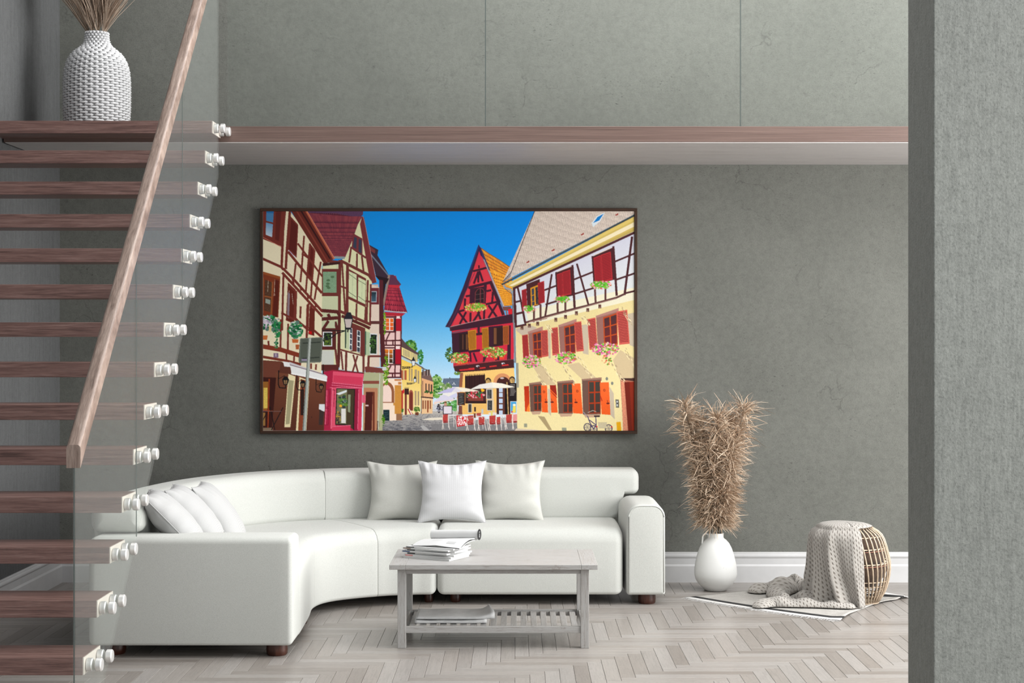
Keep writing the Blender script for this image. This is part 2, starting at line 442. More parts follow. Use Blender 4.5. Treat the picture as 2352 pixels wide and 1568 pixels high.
def prism(poly, x0, x1):
    n = len(poly); V = [(x0, y, z) for y, z in poly]+[(x1, y, z) for y, z in poly]
    Fc = [list(range(n))[::-1], [n+i for i in range(n)]]+[[i, (i+1) % n, n+(i+1) % n, n+i] for i in range(n)]
    return V, Fc
ykink = F/396.0-2.63/slope
for i in range(3):
    a, b = yj[i]+0.0025, yj[i+1]-0.0025
    poly = [(a, zlow(a)+0.002)]+([(ykink, 0.002)] if a < ykink < b else [])+[(b, zlow(b)), (b, zhigh(b)), (a, zhigh(a))]
    mk('glass_panel', prism(poly, GX0+0.0003, GX1-0.0003), M['glass'], stair)
    if i: mk('glass_joint', prism([(yj[i]-0.0022, zlow(yj[i])), (yj[i]+0.0022, zlow(yj[i])), (yj[i]+0.0022, zhigh(yj[i])), (yj[i]-0.0022, zhigh(yj[i]))], GX0+0.0035, GX1-0.0035), M['gedge'], stair)
mk('glass_joint', prism([(yj[0]-0.001, 0.002), (yj[0]+0.002, 0.002), (yj[0]+0.002, zhigh(yj[0])), (yj[0]-0.001, zhigh(yj[0]))], GX0+0.003, GX1-0.003), M['gedge'], stair)
# handrail: flat bottom, rounded top, cut vertically at its lower end
hw = 0.0275
sec = [(-hw, -0.045), (hw, -0.045)]+[(hw-0.014+0.014*math.cos(a), 0.031+0.014*math.sin(a)) for a in np.linspace(0, math.pi/2, 5)]+[(-hw+0.014-0.014*math.sin(a), 0.031+0.014*math.cos(a)) for a in np.linspace(0, math.pi/2, 5)]
V, Fc = [], []
ys = [F/592.0-0.01, F/385.0]
zc = lambda y: 1.635-(1042-772)/592.0+(y-F/592.0)*slope
for y in ys:
    for dx, dz in sec: V.append((gxm+dx, y, zc(y)+dz))
n = len(sec)
Fc = [[i, (i+1) % n, n+(i+1) % n, n+i] for i in range(n)]+[list(range(n)), [n+i for i in range(n)]]
mk('handrail', (V, Fc), M['rail'], stair, auto=35)
# ---------------------------------------------------------------- sofa
def loft(pairs, z0f, z1, rt, rb, er0, er1, crown=0.0, nc=5):
    """solid swept along stations of (inner point, outer point); rounded section, rounded ends"""
    P = [Vector((a[0], a[1], b[0], b[1])) for a, b in pairs]
    cl = [Vector(((p[0]+p[2])/2, (p[1]+p[3])/2)) for p in P]
    L = [0.0]
    for i in range(1, len(cl)): L.append(L[-1]+(cl[i]-cl[i-1]).length)
    T = L[-1]
    def at(d):
        d = max(0.0, min(T, d))
        for i in range(1, len(L)):
            if d <= L[i]+1e-9:
                t = (d-L[i-1])/max(1e-9, L[i]-L[i-1]); return P[i-1].lerp(P[i], t)
        return P[-1]
    st = []
    k = 6
    for j in range(k+1):
        th = math.pi/2*j/k; st.append((er0*(1-math.cos(th)), er0*(1-math.sin(th))))
    m = max(3, int(T/0.05))
    for j in range(1, m): st.append((er0+(T-er0-er1)*j/m, 0.0))
    for j in range(k, -1, -1):
        th = math.pi/2*j/k; st.append((T-er1*(1-math.cos(th)), er1*(1-math.sin(th))))
    V, Fc = [], []; n = None
    for d, ins in st:
        p = at(d); a = Vector((p[0], p[1])); b = Vector((p[2], p[3])); W = (b-a).length; u = (b-a)/W
        z0 = z0f(d, T) if callable(z0f) else z0f
        lo, hi, zb, zt = ins, W-ins, z0+ins, z1-ins
        r1 = max(0.004, rt-ins); r2 = max(0.003, rb-ins)
        sec = []
        for (cx, cz, r, a0) in ((lo+r2, zb+r2, r2, math.pi), (hi-r2, zb+r2, r2, 1.5*math.pi), (hi-r1, zt-r1, r1, 0), (lo+r1, zt-r1, r1, 0.5*math.pi)):
            for q in range(nc+1):
                t = a0+math.pi/2*q/nc; sec.append((cx+r*math.cos(t), cz+r*math.sin(t)))
        # crowned top
        top = []
        for q in range(1, 6):
            x = hi-r1+(lo+r1-hi+r1)*q/6; top.append((x, zt))
        sec = sec[:3*(nc+1)]+top+sec[3*(nc+1):]
        n = len(sec)
        for x, z in sec:
            uu = (x-lo)/max(1e-6, hi-lo); zz = z+crown*4*uu*(1-uu)*max(0, (z-z0)/(z1-z0))
            V.append((a[0]+u[0]*x, a[1]+u[1]*x, zz))
    for s_ in range(len(st)-1):
        for i in range(n):
            j = (i+1) % n; Fc.append([s_*n+i, s_*n+j, (s_+1)*n+j, (s_+1)*n+i])
    Fc.append(list(range(n))); Fc.append([(len(st)-1)*n+i for i in range(n)])
    return V, Fc

sofa = thing('sectional_sofa', (-0.9, 9.6, 0), 'large off-white curved corner sofa with two arms and dark wooden feet', 'sofa')
ST = [((-1.137, 8.335), (-2.12, 8.335)), ((-1.150, 8.80), (-2.13, 8.80)), ((-1.165, 9.17), (-2.05, 9.40)), ((-1.085, 9.41), (-1.78, 9.93)),
      ((-0.835, 9.59), (-1.26, 10.25)), ((-0.65, 9.648), (-0.85, 10.36)), ((-0.485, 9.665), (-0.485, 10.40)), ((0.1, 9.665), (0.1, 10.40)), ((0.650, 9.665), (0.650, 10.40))]
ci = catmull([(a[0], a[1], 0) for a, b in ST], 10); co = catmull([(b[0], b[1], 0) for a, b in ST], 10)
allp = [((p[0], p[1]), (q[0], q[1])) for p, q in zip(ci, co)]
SZ = 0.462
for nm, i0, i1, e0, e1 in (('seat_cushion', 0, 20, 0.03, 0.006), ('seat_cushion', 20, 40, 0.006, 0.006), ('seat_cushion', 40, 60, 0.006, 0.05), ('seat_cushion', 60, 80, 0.05, 0.05)):
    mk(nm, loft(allp[i0:i1+1], 0.062, SZ, 0.085, 0.022, e0, e1, 0.012), M['sofa'], sofa, auto=50)
bc = catmull([(-2.062, 8.19, 0), (-2.085, 8.8, 0), (-1.96, 9.48, 0), (-1.744, 9.90, 0), (-1.51, 10.12, 0), (-1.26, 10.24, 0), (-0.9, 10.33, 0), (-0.5, 10.365, 0), (0.1, 10.365, 0), (0.79, 10.365, 0)], 8)
bp = []
for i, p in enumerate(bc):
    d = (bc[min(i+1, len(bc)-1)]-bc[max(i-1, 0)]).normalized(); nrm = Vector((d[1], -d[0], 0))
    a, b = p+nrm*0.139, p-nrm*0.139; bp.append(((a[0], a[1]), (b[0], b[1])))
def step(d0):
    return lambda d: 0.617 if d < d0 else (0.617-(0.617-0.45)*min(1, (d-d0)/0.02))
cut = 40
mk('backrest', loft(bp[:cut+1], lambda d, T: step(0.155)(d), 0.776, 0.075, 0.05, 0.07, 0.004, 0.0), M['sofa'], sofa, auto=50)
mk('backrest', loft(bp[cut:], lambda d, T: step(0.125)(T-d), 0.776, 0.06, 0.035, 0.004, 0.045, 0.0), M['sofa'], sofa, auto=50)
# arms
def line2(a, b, n): return [((a[0][0]+(b[0][0]-a[0][0])*i/n, a[0][1]+(b[0][1]-a[0][1])*i/n), (a[1][0]+(b[1][0]-a[1][0])*i/n, a[1][1]+(b[1][1]-a[1][1])*i/n)) for i in range(n+1)]
mk('armrest', loft(line2(((-2.18, 8.075), (-2.18, 8.33)), ((-1.137, 8.075), (-1.137, 8.33)), 8), 0.062, 0.612, 0.035, 0.016, 0.04, 0.028), M['sofa'], sofa, auto=50)
mk('armrest', loft(line2(((0.672, 9.655), (0.905, 9.655)), ((0.654, 10.222), (0.905, 10.222)), 8), 0.062, 0.612, 0.075, 0.016, 0.022, 0.012), M['sofa'], sofa, auto=50)
# stitched piping round the front panel of the right arm
pp = [(0.684, 0.08), (0.684, 0.54)]+[(0.684+0.068-0.068*math.cos(t), 0.536+0.068*math.sin(t)) for t in np.linspace(0, math.pi/2, 6)]+[(0.897-0.068+0.068*math.sin(t), 0.536+0.068*math.cos(t)) for t in np.linspace(0, math.pi/2, 6)]+[(0.897, 0.54), (0.897, 0.08)]
mk('piping', tube([(x, 9.6565, z) for x, z in pp], 0.0028, 6), M['sofa'], sofa, smooth=True)
for fx, fy, fr in ((-1.23, 8.17, 0.056), (-2.07, 8.2, 0.056), (0.80, 9.745, 0.055), (-0.54, 9.79, 0.026), (-0.375, 9.80, 0.032), (-1.22, 9.05, 0.03), (0.78, 10.1, 0.05)):
    mk('foot', lathe([(fr*0.86, 0), (fr*0.97, 0.008), (fr, 0.03), (fr*0.96, 0.0635)], 20, fx, fy), M['sofa_foot'], sofa, auto=40)

# ---------------------------------------------------------------- pillows
def pillow_vf(W, Hh, T, seed, mtx, pinch=0.075, n=30, wr=1.0):
    rnd = random.Random(seed); V, Fc = [], []
    ph = [rnd.uniform(0, 6.28) for _ in range(8)]; fr = [rnd.uniform(9, 17) for _ in range(4)]
    idx = {}
    def surf(u, v, side):
        x = u*(1-pinch*(1-v*v)**1.0*abs(u)**1.5)*W/2; y = v*(1-pinch*(1-u*u)*abs(v)**1.5)*Hh/2
        e = max(0.0, (1-abs(u)**2.6)*(1-abs(v)**2.6)); h = T/2*e**0.55
        # gathers running in from the top and side seams, a slack fold low down
        top = max(0, v)**3; sd = abs(u)**3
        h += wr*e**0.3*0.011*(top*math.sin(fr[0]*u*1.3+ph[0]+3*v)+0.6*sd*math.sin(fr[1]*v+ph[1]+2*u)+0.5*top*math.sin(fr[2]*1.7*u+ph[2]))
        h += wr*0.008*e*math.exp(-((v+0.15+0.25*u*math.sin(ph[3]))**2)/0.004)*abs(u)**2
        h -= wr*0.007*e*math.exp(-((v+0.45-0.3*u)**2)/0.01)*abs(u)
        return Vector((x, y, side*h))
    for side in (1, -1):
        for j in range(n+1):
            for i in range(n+1):
                u, v = -1+2*i/n, -1+2*j/n
                u = math.copysign(1-(1-abs(u))**1.35, u); v = math.copysign(1-(1-abs(v))**1.35, v)
                edge = i in (0, n) or j in (0, n)
                key = (i, j) if edge else (i, j, side)
                if key in idx: continue
                idx[key] = len(V); V.append(tuple(mtx @ surf(u, v, 0 if edge else side)))
        for j in range(n):
            for i in range(n):
                q = []
                for a, b in ((i, j), (i+1, j), (i+1, j+1), (i, j+1)):
                    q.append(idx[(a, b)] if (a in (0, n) or b in (0, n)) else idx[(a, b, side)])
                Fc.append(q if side > 0 else q[::-1])
    return V, Fc
def frame(center, right, up):
    r = Vector(right).normalized(); u = Vector(up); u = (u-r*u.dot(r)).normalized(); nn = r.cross(u)
    m = Matrix.Identity(4)
    for i in range(3): m[i][0] = r[i]; m[i][1] = u[i]; m[i][2] = nn[i]; m[i][3] = center[i]
    return m
def pillow(center, right, up, W, Hh, T, seed, mat, label, group, wr=1.3, pinch=0.15):
    m = frame(center, right, up); low = Vector(center)-Vector(up).normalized()*Hh/2
    root = thing('throw_pillow', low, label, 'pillow', group)
    o = mk('cover', pillow_vf(W, Hh, T, seed, m, wr=wr, pinch=pinch), mat, root, smooth=True)
    # sewn edge
    pts = []
    for t in range(81):
        q = t/20.0; k = int(q) % 4; f = -1+2*(q-int(q))
        u, v = [(f, -1), (1, f), (-f, 1), (-1, -f)][k]
        x = u*(1-pinch*(1-v*v)*abs(u)**1.5)*W/2; y = v*(1-pinch*(1-u*u)*abs(v)**1.5)*Hh/2
        pts.append(m @ Vector((x, y, 0)))
    mk('seam', tube(pts, 0.0022, 5), mat, root, smooth=True)
    return root
g = 'three pillows along the straight back of the sofa'
pillow(PX(923, 1129, 361), (1, 0.05, 0), (0.0, 0.22, 1), 0.45, 0.395, 0.15, 3, M['pil_grey'], 'cream linen pillow on the sofa back, left of the white striped one', g)
pillow(PX(1171, 1128, 361), (1, -0.04, 0), (0.01, 0.22, 1), 0.445, 0.40, 0.15, 8, M['pil_grey'], 'cream linen pillow on the sofa back, right of the white striped one', g)
pillow(PX(1038, 1129, 366.5), (1, 0.0, 0), (0.0, 0.24, 1), 0.43, 0.395, 0.14, 5, M['pil_white'], 'bright white striped pillow standing in the middle of the sofa back', g)
# three ribbed pillows leaning to the left behind the near arm
g = 'ribbed pillows leaning in the left corner of the sofa'
for (px, py, s, ang, yaw, sd, lab) in ((402, 1200, 433, 44, -9, 11, 'ribbed white pillow nearest the stairs, lowest of the leaning three'),
                                  (449, 1188, 421, 41, -6, 12, 'ribbed white pillow in the middle of the leaning three'),
                                  (504, 1184, 409, 36, -4, 13, 'ribbed white pillow nearest the wall, rightmost of the leaning three')):
    a = math.radians(ang); y = math.radians(yaw)
    up = Vector((-math.sin(a), 0.05, math.cos(a)))
    right = Vector((math.sin(y), math.cos(y), 0))
    pillow(PX(px, py, s), right, up, 0.40, 0.44, 0.17, sd, M['pil_rib'], lab, g, 1.3, 0.07)
# ---------------------------------------------------------------- coffee table
def m_white_wash(axis):
    t = NT('whitewashed_wood'); v = t.coord('Object', axis); o = t.coord('Object')
    g = t.noise(v, 3.0, 5, 0.7, 0.3); w = t.noise(o, 9, 5, 0.7)
    col = t.ramp(g, [(0.26, (0.27, 0.245, 0.225)), (0.42, (0.385, 0.372, 0.36)), (0.7, (0.43, 0.428, 0.425))])
    col = t.mul(col, t.ramp(w, [(0.30, (0.58, 0.52, 0.46)), (0.38, (1, 1, 1))]), 0.7)
    st = t.noise(v, 9.0, 4, 0.75); col = t.mul(col, t.ramp(st, [(0.34, (0.42, 0.35, 0.29)), (0.46, (1, 1, 1))]), 0.7); t.bump(g, 0.3, 0.002)
    return t.fin(col, 0.45, 0, 0.4)
M['tx'] = m_white_wash((1.5, 40, 40)); M['tz'] = m_white_wash((40, 40, 1.5)); M['ty'] = m_white_wash((40, 1.5, 40))
tb = thing('coffee_table', (-0.12, 8.6, 0), 'whitewashed wooden coffee table with a slatted lower shelf', 'table')
TX0, TX1, TY0, TY1, TZ = -0.664, 0.425, F/440, F/409.5, 0.442
bw = 0.085
for i in range(4):
    y0 = TY0+(TY1-TY0)*i/4; y1 = TY0+(TY1-TY0)*(i+1)/4
    mk('top_board', box(TX0+bw+0.0006, TX1-bw-0.0006, y0+(0.0003 if i else 0), y1-0.0003, TZ-0.0255, TZ, 0.0012, 1), M['tx'], tb)
mk('end_board', box(TX0, TX0+bw, TY0, TY1, TZ-0.0255, TZ, 0.0015, 1), M['ty'], tb)
mk('end_board', box(TX1-bw, TX1, TY0, TY1, TZ-0.0255, TZ, 0.0015, 1), M['ty'], tb)
LX = ((-0.623, -0.579), (0.337, 0.381)); LY = ((8.327, 8.371), (8.836, 8.880))
for a, b in LX:
    for c, d in LY: mk('leg', box(a, b, c, d, 0, TZ-0.026, 0.002, 2), M['tz'], tb)
for c in (8.336, 8.847): mk('apron', box(-0.579, 0.337, c, c+0.022, TZ-0.0525, TZ-0.026, 0.001, 1), M['tx'], tb)
for a in (-0.612, 0.348): mk('apron', box(a, a+0.022, 8.371, 8.836, TZ-0.0525, TZ-0.026, 0.001, 1), M['ty'], tb)
for c in (8.334, 8.852): mk('shelf_rail', box(-0.579, 0.337, c, c+0.022, 0.079, 0.113, 0.0012, 1), M['tx'], tb)
for a in (-0.610, 0.346): mk('shelf_rail', box(a, a+0.022, 8.371, 8.836, 0.079, 0.113, 0.0012, 1), M['ty'], tb)
ns = 17
for i in range(ns):
    x = -0.579+0.012+(0.916-0.024-0.032)*i/(ns-1)
    mk('slat', box(x, x+0.032, 8.3565, 8.8515, 0.093, 0.104, 0.001, 1), M['ty'], tb)

# ---- magazines
M['paper'] = m_plain('white_paper', (0.66, 0.66, 0.66), 0.55, var=0.03, sc_=12)
def m_pages():
    t = NT('page_edges'); v = t.coord('Object', (2, 2, 900)); f = t.noise(v, 1.0, 2)
    return t.fin(t.ramp(f, [(0.3, (0.50, 0.50, 0.49)), (0.6, (0.68, 0.68, 0.67))]), 0.7, 0, 0.2)
M['pages'] = m_pages()
M['ink'] = m_plain('black_ink', (0.012, 0.012, 0.013), 0.4, var=0.1)
M['ink_blue'] = m_plain('dark_blue_cover', (0.03, 0.06, 0.16), 0.4)
M['ink_brown'] = m_plain('brown_cover', (0.20, 0.12, 0.08), 0.4)
M['ink_red'] = m_plain('pale_red_print', (0.60, 0.25, 0.24), 0.5)
M['ink_grey'] = m_plain('grey_print', (0.50, 0.50, 0.50), 0.6, var=0.05)
def xf(cx, cy, ang): return Matrix.Translation((cx, cy, 0)) @ Matrix.Rotation(math.radians(ang), 4, 'Z')
mw, md = 0.285, 0.215
# bottom to top: thickness, dx, dy, rotation, spine print, label
mags = [(0.010, 0.000, 0.000, -28, None, 'white magazine at the very bottom of the pile on the coffee table'),
        (0.010, 0.006, 0.004, -27, 'ink_red', 'white magazine with reddish spine print, second from the bottom of the pile'),
        (0.009, 0.016, 0.012, -25, 'ink', 'white magazine with a black spine line, third from the bottom of the pile'),
        (0.008, -0.008, 0.010, -30, 'ink_blue', 'magazine with a dark blue cover corner in the lower half of the pile'),
        (0.008, 0.012, 0.022, -22, 'ink', 'magazine with a black cover strip in the middle of the pile'),
        (0.007, -0.004, 0.016, -29, 'ink_brown', 'magazine with a brown and black cover strip under the open magazine'),
        (0.007, 0.010, 0.020, -24, 'ink', 'topmost closed magazine, directly under the open one')]
mz = TZ+0.0005; MC = (-0.432, 8.585)
for k, (th, dx, dy, rot, pr, lab) in enumerate(mags):
    m = xf(MC[0]+dx, MC[1]+dy, rot)
    r = thing('magazine', (MC[0]+dx, MC[1]+dy, mz), lab, 'magazine', 'magazines piled on the coffee table')
    mk('pages', xform(box(-mw/2+0.002, mw/2, -md/2+0.001, md/2-0.001, mz+0.0008, mz+th-0.0008), m), M['pages'], r)
    mk('cover', xform(join(box(-mw/2, mw/2+0.001, -md/2, md/2, mz, mz+0.0008), box(-mw/2, mw/2+0.001, -md/2, md/2, mz+th-0.0008, mz+th), box(-mw/2-0.0005, -mw/2+0.002, -md/2, md/2, mz, mz+th)), m), M['paper'], r)
    if pr:
        rr = random.Random(k)
        a = rr.uniform(-0.09, -0.03); b = a+rr.uniform(0.08, 0.13)
        mk('spine_print', xform(join(box(-mw/2-0.0008, -mw/2-0.0005, a, min(b, md/2-0.003), mz+th*0.3, mz+th*0.72), box(-mw/2+0.004, -mw/2+0.05, -md/2-0.0002, -md/2+0.001, mz+th*0.25, mz+th*0.95), box(-mw/2-0.0002, -mw/2+0.05, a-0.01, a+0.06, mz+th, mz+th+0.0002)), m), M[pr], r)
    mz += th+0.0004
# open magazine, half of it curled back into a roll
r = thing('open_magazine', (MC[0]+0.03, MC[1]+0.02, mz), 'open magazine with its back pages curled into a roll, on top of the pile', 'magazine')
m = xf(MC[0]+0.045, MC[1]+0.035, -24)
def page_strip(fn, y0f, y1f, n, th):
    """paper sheet: fn(t) -> (x, z) section, spanning y0..y1"""
    V, Fc = [], []
    for i in range(n+1):
        t = i/n; x, z = fn(t); y0, y1 = y0f(t), y1f(t)
        for j in range(7):
            q = j/6; sag = -0.012*abs(2*q-1)**2.2*(1-t)
            V.append((x, y0+(y1-y0)*q, z+sag)); 
    nn = 7; base = len(V)
    V += [(x, y, z-th) for x, y, z in V]
    for i in range(n):
        for j in range(6):
            a, b, c, d = i*nn+j, (i+1)*nn+j, (i+1)*nn+j+1, i*nn+j+1
            Fc.append([a, b, c, d]); Fc.append([base+d, base+c, base+b, base+a])
    for i in range(n):
        for j in (0, 6): a, b = i*nn+j, (i+1)*nn+j; Fc.append([a, b, base+b, base+a])
    for j in range(6):
        for i in (0, n): a, b = i*nn+j, i*nn+j+1; Fc.append([a, b, base+b, base+a])
    return V, Fc
OW = 0.285; OD = 0.225
# sheet lies along local y from front (-) to the rolled back (+)
def sheet(t): return (-OW/2+OW*t)
def open_page(zoff, lift, th, dy=0.0):
    V, Fc = [], []; nx, ny = 16, 12
    for i in range(nx+1):
        for j in range(ny+1):
            u, v = i/nx, j/ny
            x = -OW/2+OW*u; y = -OD/2+dy+(OD-dy)*v
            z = mz+zoff+lift*math.sin(math.pi*min(1, v*1.05))**0.8*(0.55+0.45*u)+0.016*v*u-0.010*(1-v)**2*(abs(2*u-1))
            V.append((x, y, max(z, mz+0.001)))
    b = len(V); V += [(x, y, z-th) for x, y, z in V]; k = ny+1
    for i in range(nx):
        for j in range(ny):
            a = i*k+j; Fc.append([a, a+k, a+k+1, a+1]); Fc.append([b+a+1, b+a+k+1, b+a+k, b+a])
    for i in range(nx):
        for j in (0, ny): a = i*k+j; Fc.append([a, a+k, b+a+k, b+a])
    for j in range(ny):
        for i in (0, nx): a = i*k+j; Fc.append([a, a+1, b+a+1, b+a])
    return V, Fc
mk('pages', xform(open_page(0.012, 0.020, 0.006), m), M['paper'], r, auto=40)
mk('back_pages', xform(open_page(0.004, 0.014, 0.003, 0.006), m), M['pages'], r, auto=40)
mk('inner_sheet', xform(open_page(0.0075, 0.016, 0.0006, -0.004), m), M['ink'], r, auto=40)
# printed lines and a grey box on the page
def on_page(u0, u1, v0, v1):
    V = []
    for u, v in ((u0, v0), (u1, v0), (u1, v1), (u0, v1)):
        x = -OW/2+OW*u; y = -OD/2+OD*v
        z = mz+0.012+0.020*math.sin(math.pi*min(1, v*1.05))**0.8*(0.55+0.45*u)+0.016*v*u-0.010*(1-v)**2*(abs(2*u-1))
        V.append((x, y, z+0.0009))
    return V, [[0, 1, 2, 3]]
for k in range(6): mk('printed_line', xform(on_page(0.30+0.035*k, 0.31+0.035*k, 0.34, 0.62), m), M['ink_grey'], r)
mk('printed_box', xform(on_page(0.66, 0.84, 0.14, 0.26), m), M['ink_grey'], r)
mk('printed_line', xform(on_page(0.62, 0.8, 0.84, 0.86), m), M['ink_grey'], r)
# the roll: a spiral of pages along local x
rc_y, rc_z, R = OD/2-0.014, mz+0.012+0.0265, 0.027
V, Fc = [], []; nt = 36; nx = 8
for k in range(nt+1):
    t = -0.62*math.pi+2.05*math.pi*k/nt; rad = R*(1.0-0.10*k/nt)
    for i in range(nx+1):
        x = -OW/2+0.012+(OW+0.004)*i/nx; V.append((x, rc_y+0.85*rad*math.cos(t), rc_z+rad*math.sin(t)+0.014*(i/nx)))
b = len(V)
for k in range(nt+1):
    t = -0.62*math.pi+2.05*math.pi*k/nt; rad = R*(1.0-0.10*k/nt)-0.0035
    for i in range(nx+1):
        x = -OW/2+0.012+(OW+0.004)*i/nx; V.append((x, rc_y+0.85*rad*math.cos(t), rc_z+rad*math.sin(t)+0.014*(i/nx)))
kk = nx+1
for k in range(nt):
    for i in range(nx):
        a = k*kk+i; Fc.append([a, a+1, a+kk+1, a+kk]); Fc.append([b+a+kk, b+a+kk+1, b+a+1, b+a])
    for i in (0, nx): a = k*kk+i; Fc.append([a, a+kk, b+a+kk, b+a])
for i in range(nx):
    for k in (0, nt): a = k*kk+i; Fc.append([a, a+1, b+a+1, b+a])
mk('rolled_pages', xform((V, Fc), m), M['paper'], r, auto=50)
# black cover strip closing the right end of the roll, with white lettering
nD = 24; xd = OW/2+0.016
Vd = [(xd, rc_y+0.85*(R+0.002)*math.cos(2*math.pi*i/nD), rc_z+0.014+(R+0.003)*math.sin(2*math.pi*i/nD)) for i in range(nD)]
Vd2 = [(xd+0.0012, y, z) for x, y, z in Vd]
cov = mk('black_cover', xform((Vd+Vd2, [list(range(nD))[::-1], [nD+i for i in range(nD)]]+[[i, (i+1) % nD, nD+(i+1) % nD, nD+i] for i in range(nD)]), m), M['ink'], r)
M['ink_white'] = m_plain('white_lettering', (0.8, 0.8, 0.8), 0.5, var=0.02)
fc = bpy.data.curves.new('after_lettering', 'FONT'); fc.body = 'after it'; fc.size = 0.0125; fc.extrude = 0.0002; fc.align_x = 'CENTER'; fc.align_y = 'CENTER'
to = bpy.data.objects.new('lettering_src', fc); C.objects.link(to); bpy.context.view_layer.update()
dg = bpy.context.evaluated_depsgraph_get(); tm = bpy.data.meshes.new_from_object(to.evaluated_get(dg))
tv = [v.co.copy() for v in tm.vertices]; tf = [list(p.vertices) for p in tm.polygons]
bpy.data.objects.remove(to); bpy.data.curves.remove(fc); bpy.data.meshes.remove(tm)
# text x -> up (z), text y -> -local y, laid on the disc
mk('lettering', xform(([(xd+0.0016+c[2], rc_y-c[1], rc_z+0.014+c[0]) for c in tv], tf), m), M['ink_white'], r, fix=False)

# ---- folded newspaper on the shelf
M['news'] = m_plain('folded_newspaper', (0.60, 0.60, 0.60), 0.7, var=0.10, sc_=18, bump=0.3)
nz = 0.1045
r = thing('folded_newspaper', (-0.33, 8.58, nz), 'folded grey newspaper lying on the lower shelf of the coffee table', 'newspaper')
def fold_layer(x0, x1, y0, y1, z0, th, curl=0.0, seed=0):
    rnd = random.Random(seed); V, Fc = [], []; nx, ns_ = 26, 18
    for i in range(nx+1):
        u = i/nx; x = x0+(x1-x0)*u
        w = curl*max(0, (u-0.82)/0.18)**2
        for j in range(ns_):
            a = 2*math.pi*j/ns_; cy, sz = math.cos(a), math.sin(a)
            cy = math.copysign(abs(cy)**0.25, cy); sz = math.copysign(abs(sz)**0.7, sz)
            yy = (y0+y1)/2+cy*(y1-y0)/2; 
            zz = z0+th/2+sz*th/2*(1+0.10*math.sin(9*u+seed)+1.2*w)+w*0.012+0.0015*math.sin(14*u+seed*2)*max(0, sz)
            V.append((x-w*0.02*cy, yy+w*0.02, zz))
    for i in range(nx):
        for j in range(ns_):
            k = (j+1) % ns_; Fc.append([i*ns_+j, i*ns_+k, (i+1)*ns_+k, (i+1)*ns_+j])
    Fc.append(list(range(ns_))); Fc.append([nx*ns_+j for j in range(ns_)])
    return V, Fc
mk('lower_fold', fold_layer(-0.54, -0.165, 8.447, 8.70, nz, 0.020, 0.4, 1), M['news'], r, smooth=True)
mk('upper_fold', fold_layer(-0.535, -0.135, 8.455, 8.72, nz+0.0205, 0.020, 1.0, 4), M['news'], r, smooth=True)
# ---------------------------------------------------------------- framed street picture: the flat print is drawn here and kept as point colours of the sheet
PX0, PY0, PX1, PY1, SS = 604, 485, 1457, 989, 2
PWD, PHT = PX1-PX0, PY1-PY0
CV = np.zeros((PHT*SS, PWD*SS, 3), np.float32)
RG = np.random.RandomState(3)
ZM = {'A': (580, 460, 5.2267), 'B': (580, 700, 5.058), 'C': (1000, 540, 7.127), 'D': (1000, 750, 6.273), 'E': (1150, 470, 5.806), 'F': (1170, 700, 5.226), 'G': (860, 640, 4.355), 'N': (0, 0, 1.0)}
def cvt(z, pts):
    ox, oy, k = ZM[z]; p = np.array(pts, np.float64).reshape(-1, 2)
    return np.stack([((ox+p[:, 0]/k)-PX0)*SS, ((oy+p[:, 1]/k)-PY0)*SS], 1)
def win_(p, pad=1):
    x0, y0 = np.floor(p.min(0)-pad).astype(int); x1, y1 = np.ceil(p.max(0)+pad).astype(int)
    x0, y0 = max(0, x0), max(0, y0); x1, y1 = min(CV.shape[1], x1), min(CV.shape[0], y1)
    if x1 <= x0 or y1 <= y0: return None
    X, Y = np.meshgrid(np.arange(x0, x1)+0.5, np.arange(y0, y1)+0.5); return x0, y0, x1, y1, X, Y
def inside(p, X, Y):
    m = np.zeros(X.shape, bool); n = len(p)
    for i in range(n):
        x1, y1 = p[i]; x2, y2 = p[(i+1) % n]
        if y1 == y2: continue
        c = ((y1 > Y) != (y2 > Y)) & (X < (x2-x1)*(Y-y1)/(y2-y1)+x1); m ^= c
    return m
def _fill(p, col, var=0.0):
    w = win_(p)
    if w is None: return
    x0, y0, x1, y1, X, Y = w; m = inside(p, X, Y); sub = CV[y0:y1, x0:x1]
    c = np.array(col, np.float32)
    if var: sub[m] = c*(1+var*RG.randn(int(m.sum()), 1))
    else: sub[m] = c
def pg(z, col, *pts, var=0.0): _fill(cvt(z, pts), col, var)
def rc(z, col, x0, y0, x1, y1, var=0.0): pg(z, col, x0, y0, x1, y0, x1, y1, x0, y1, var=var)
def ln(z, col, w, *pts):
    p = cvt(z, pts); hw_ = max(0.55, w/ZM[z][2]*SS/2)
    for a, b in zip(p[:-1], p[1:]):
        d = b-a; L = np.hypot(*d)
        if L < 1e-6: continue
        nrm = np.array([-d[1], d[0]])/L*hw_; e = d/L*hw_*0.3
        _fill(np.array([a+nrm-e, b+nrm+e, b-nrm+e, a-nrm-e]), col)
def lns(z, col, w, *segs):
    for s in segs: ln(z, col, w, *s)
def el(z, col, cx, cy, rx, ry, var=0.0, a0=0, a1=360):
    t = np.radians(np.linspace(a0, a1, 28)); pg(z, col, *np.stack([cx+rx*np.cos(t), cy+ry*np.sin(t)], 1).ravel(), var=var)
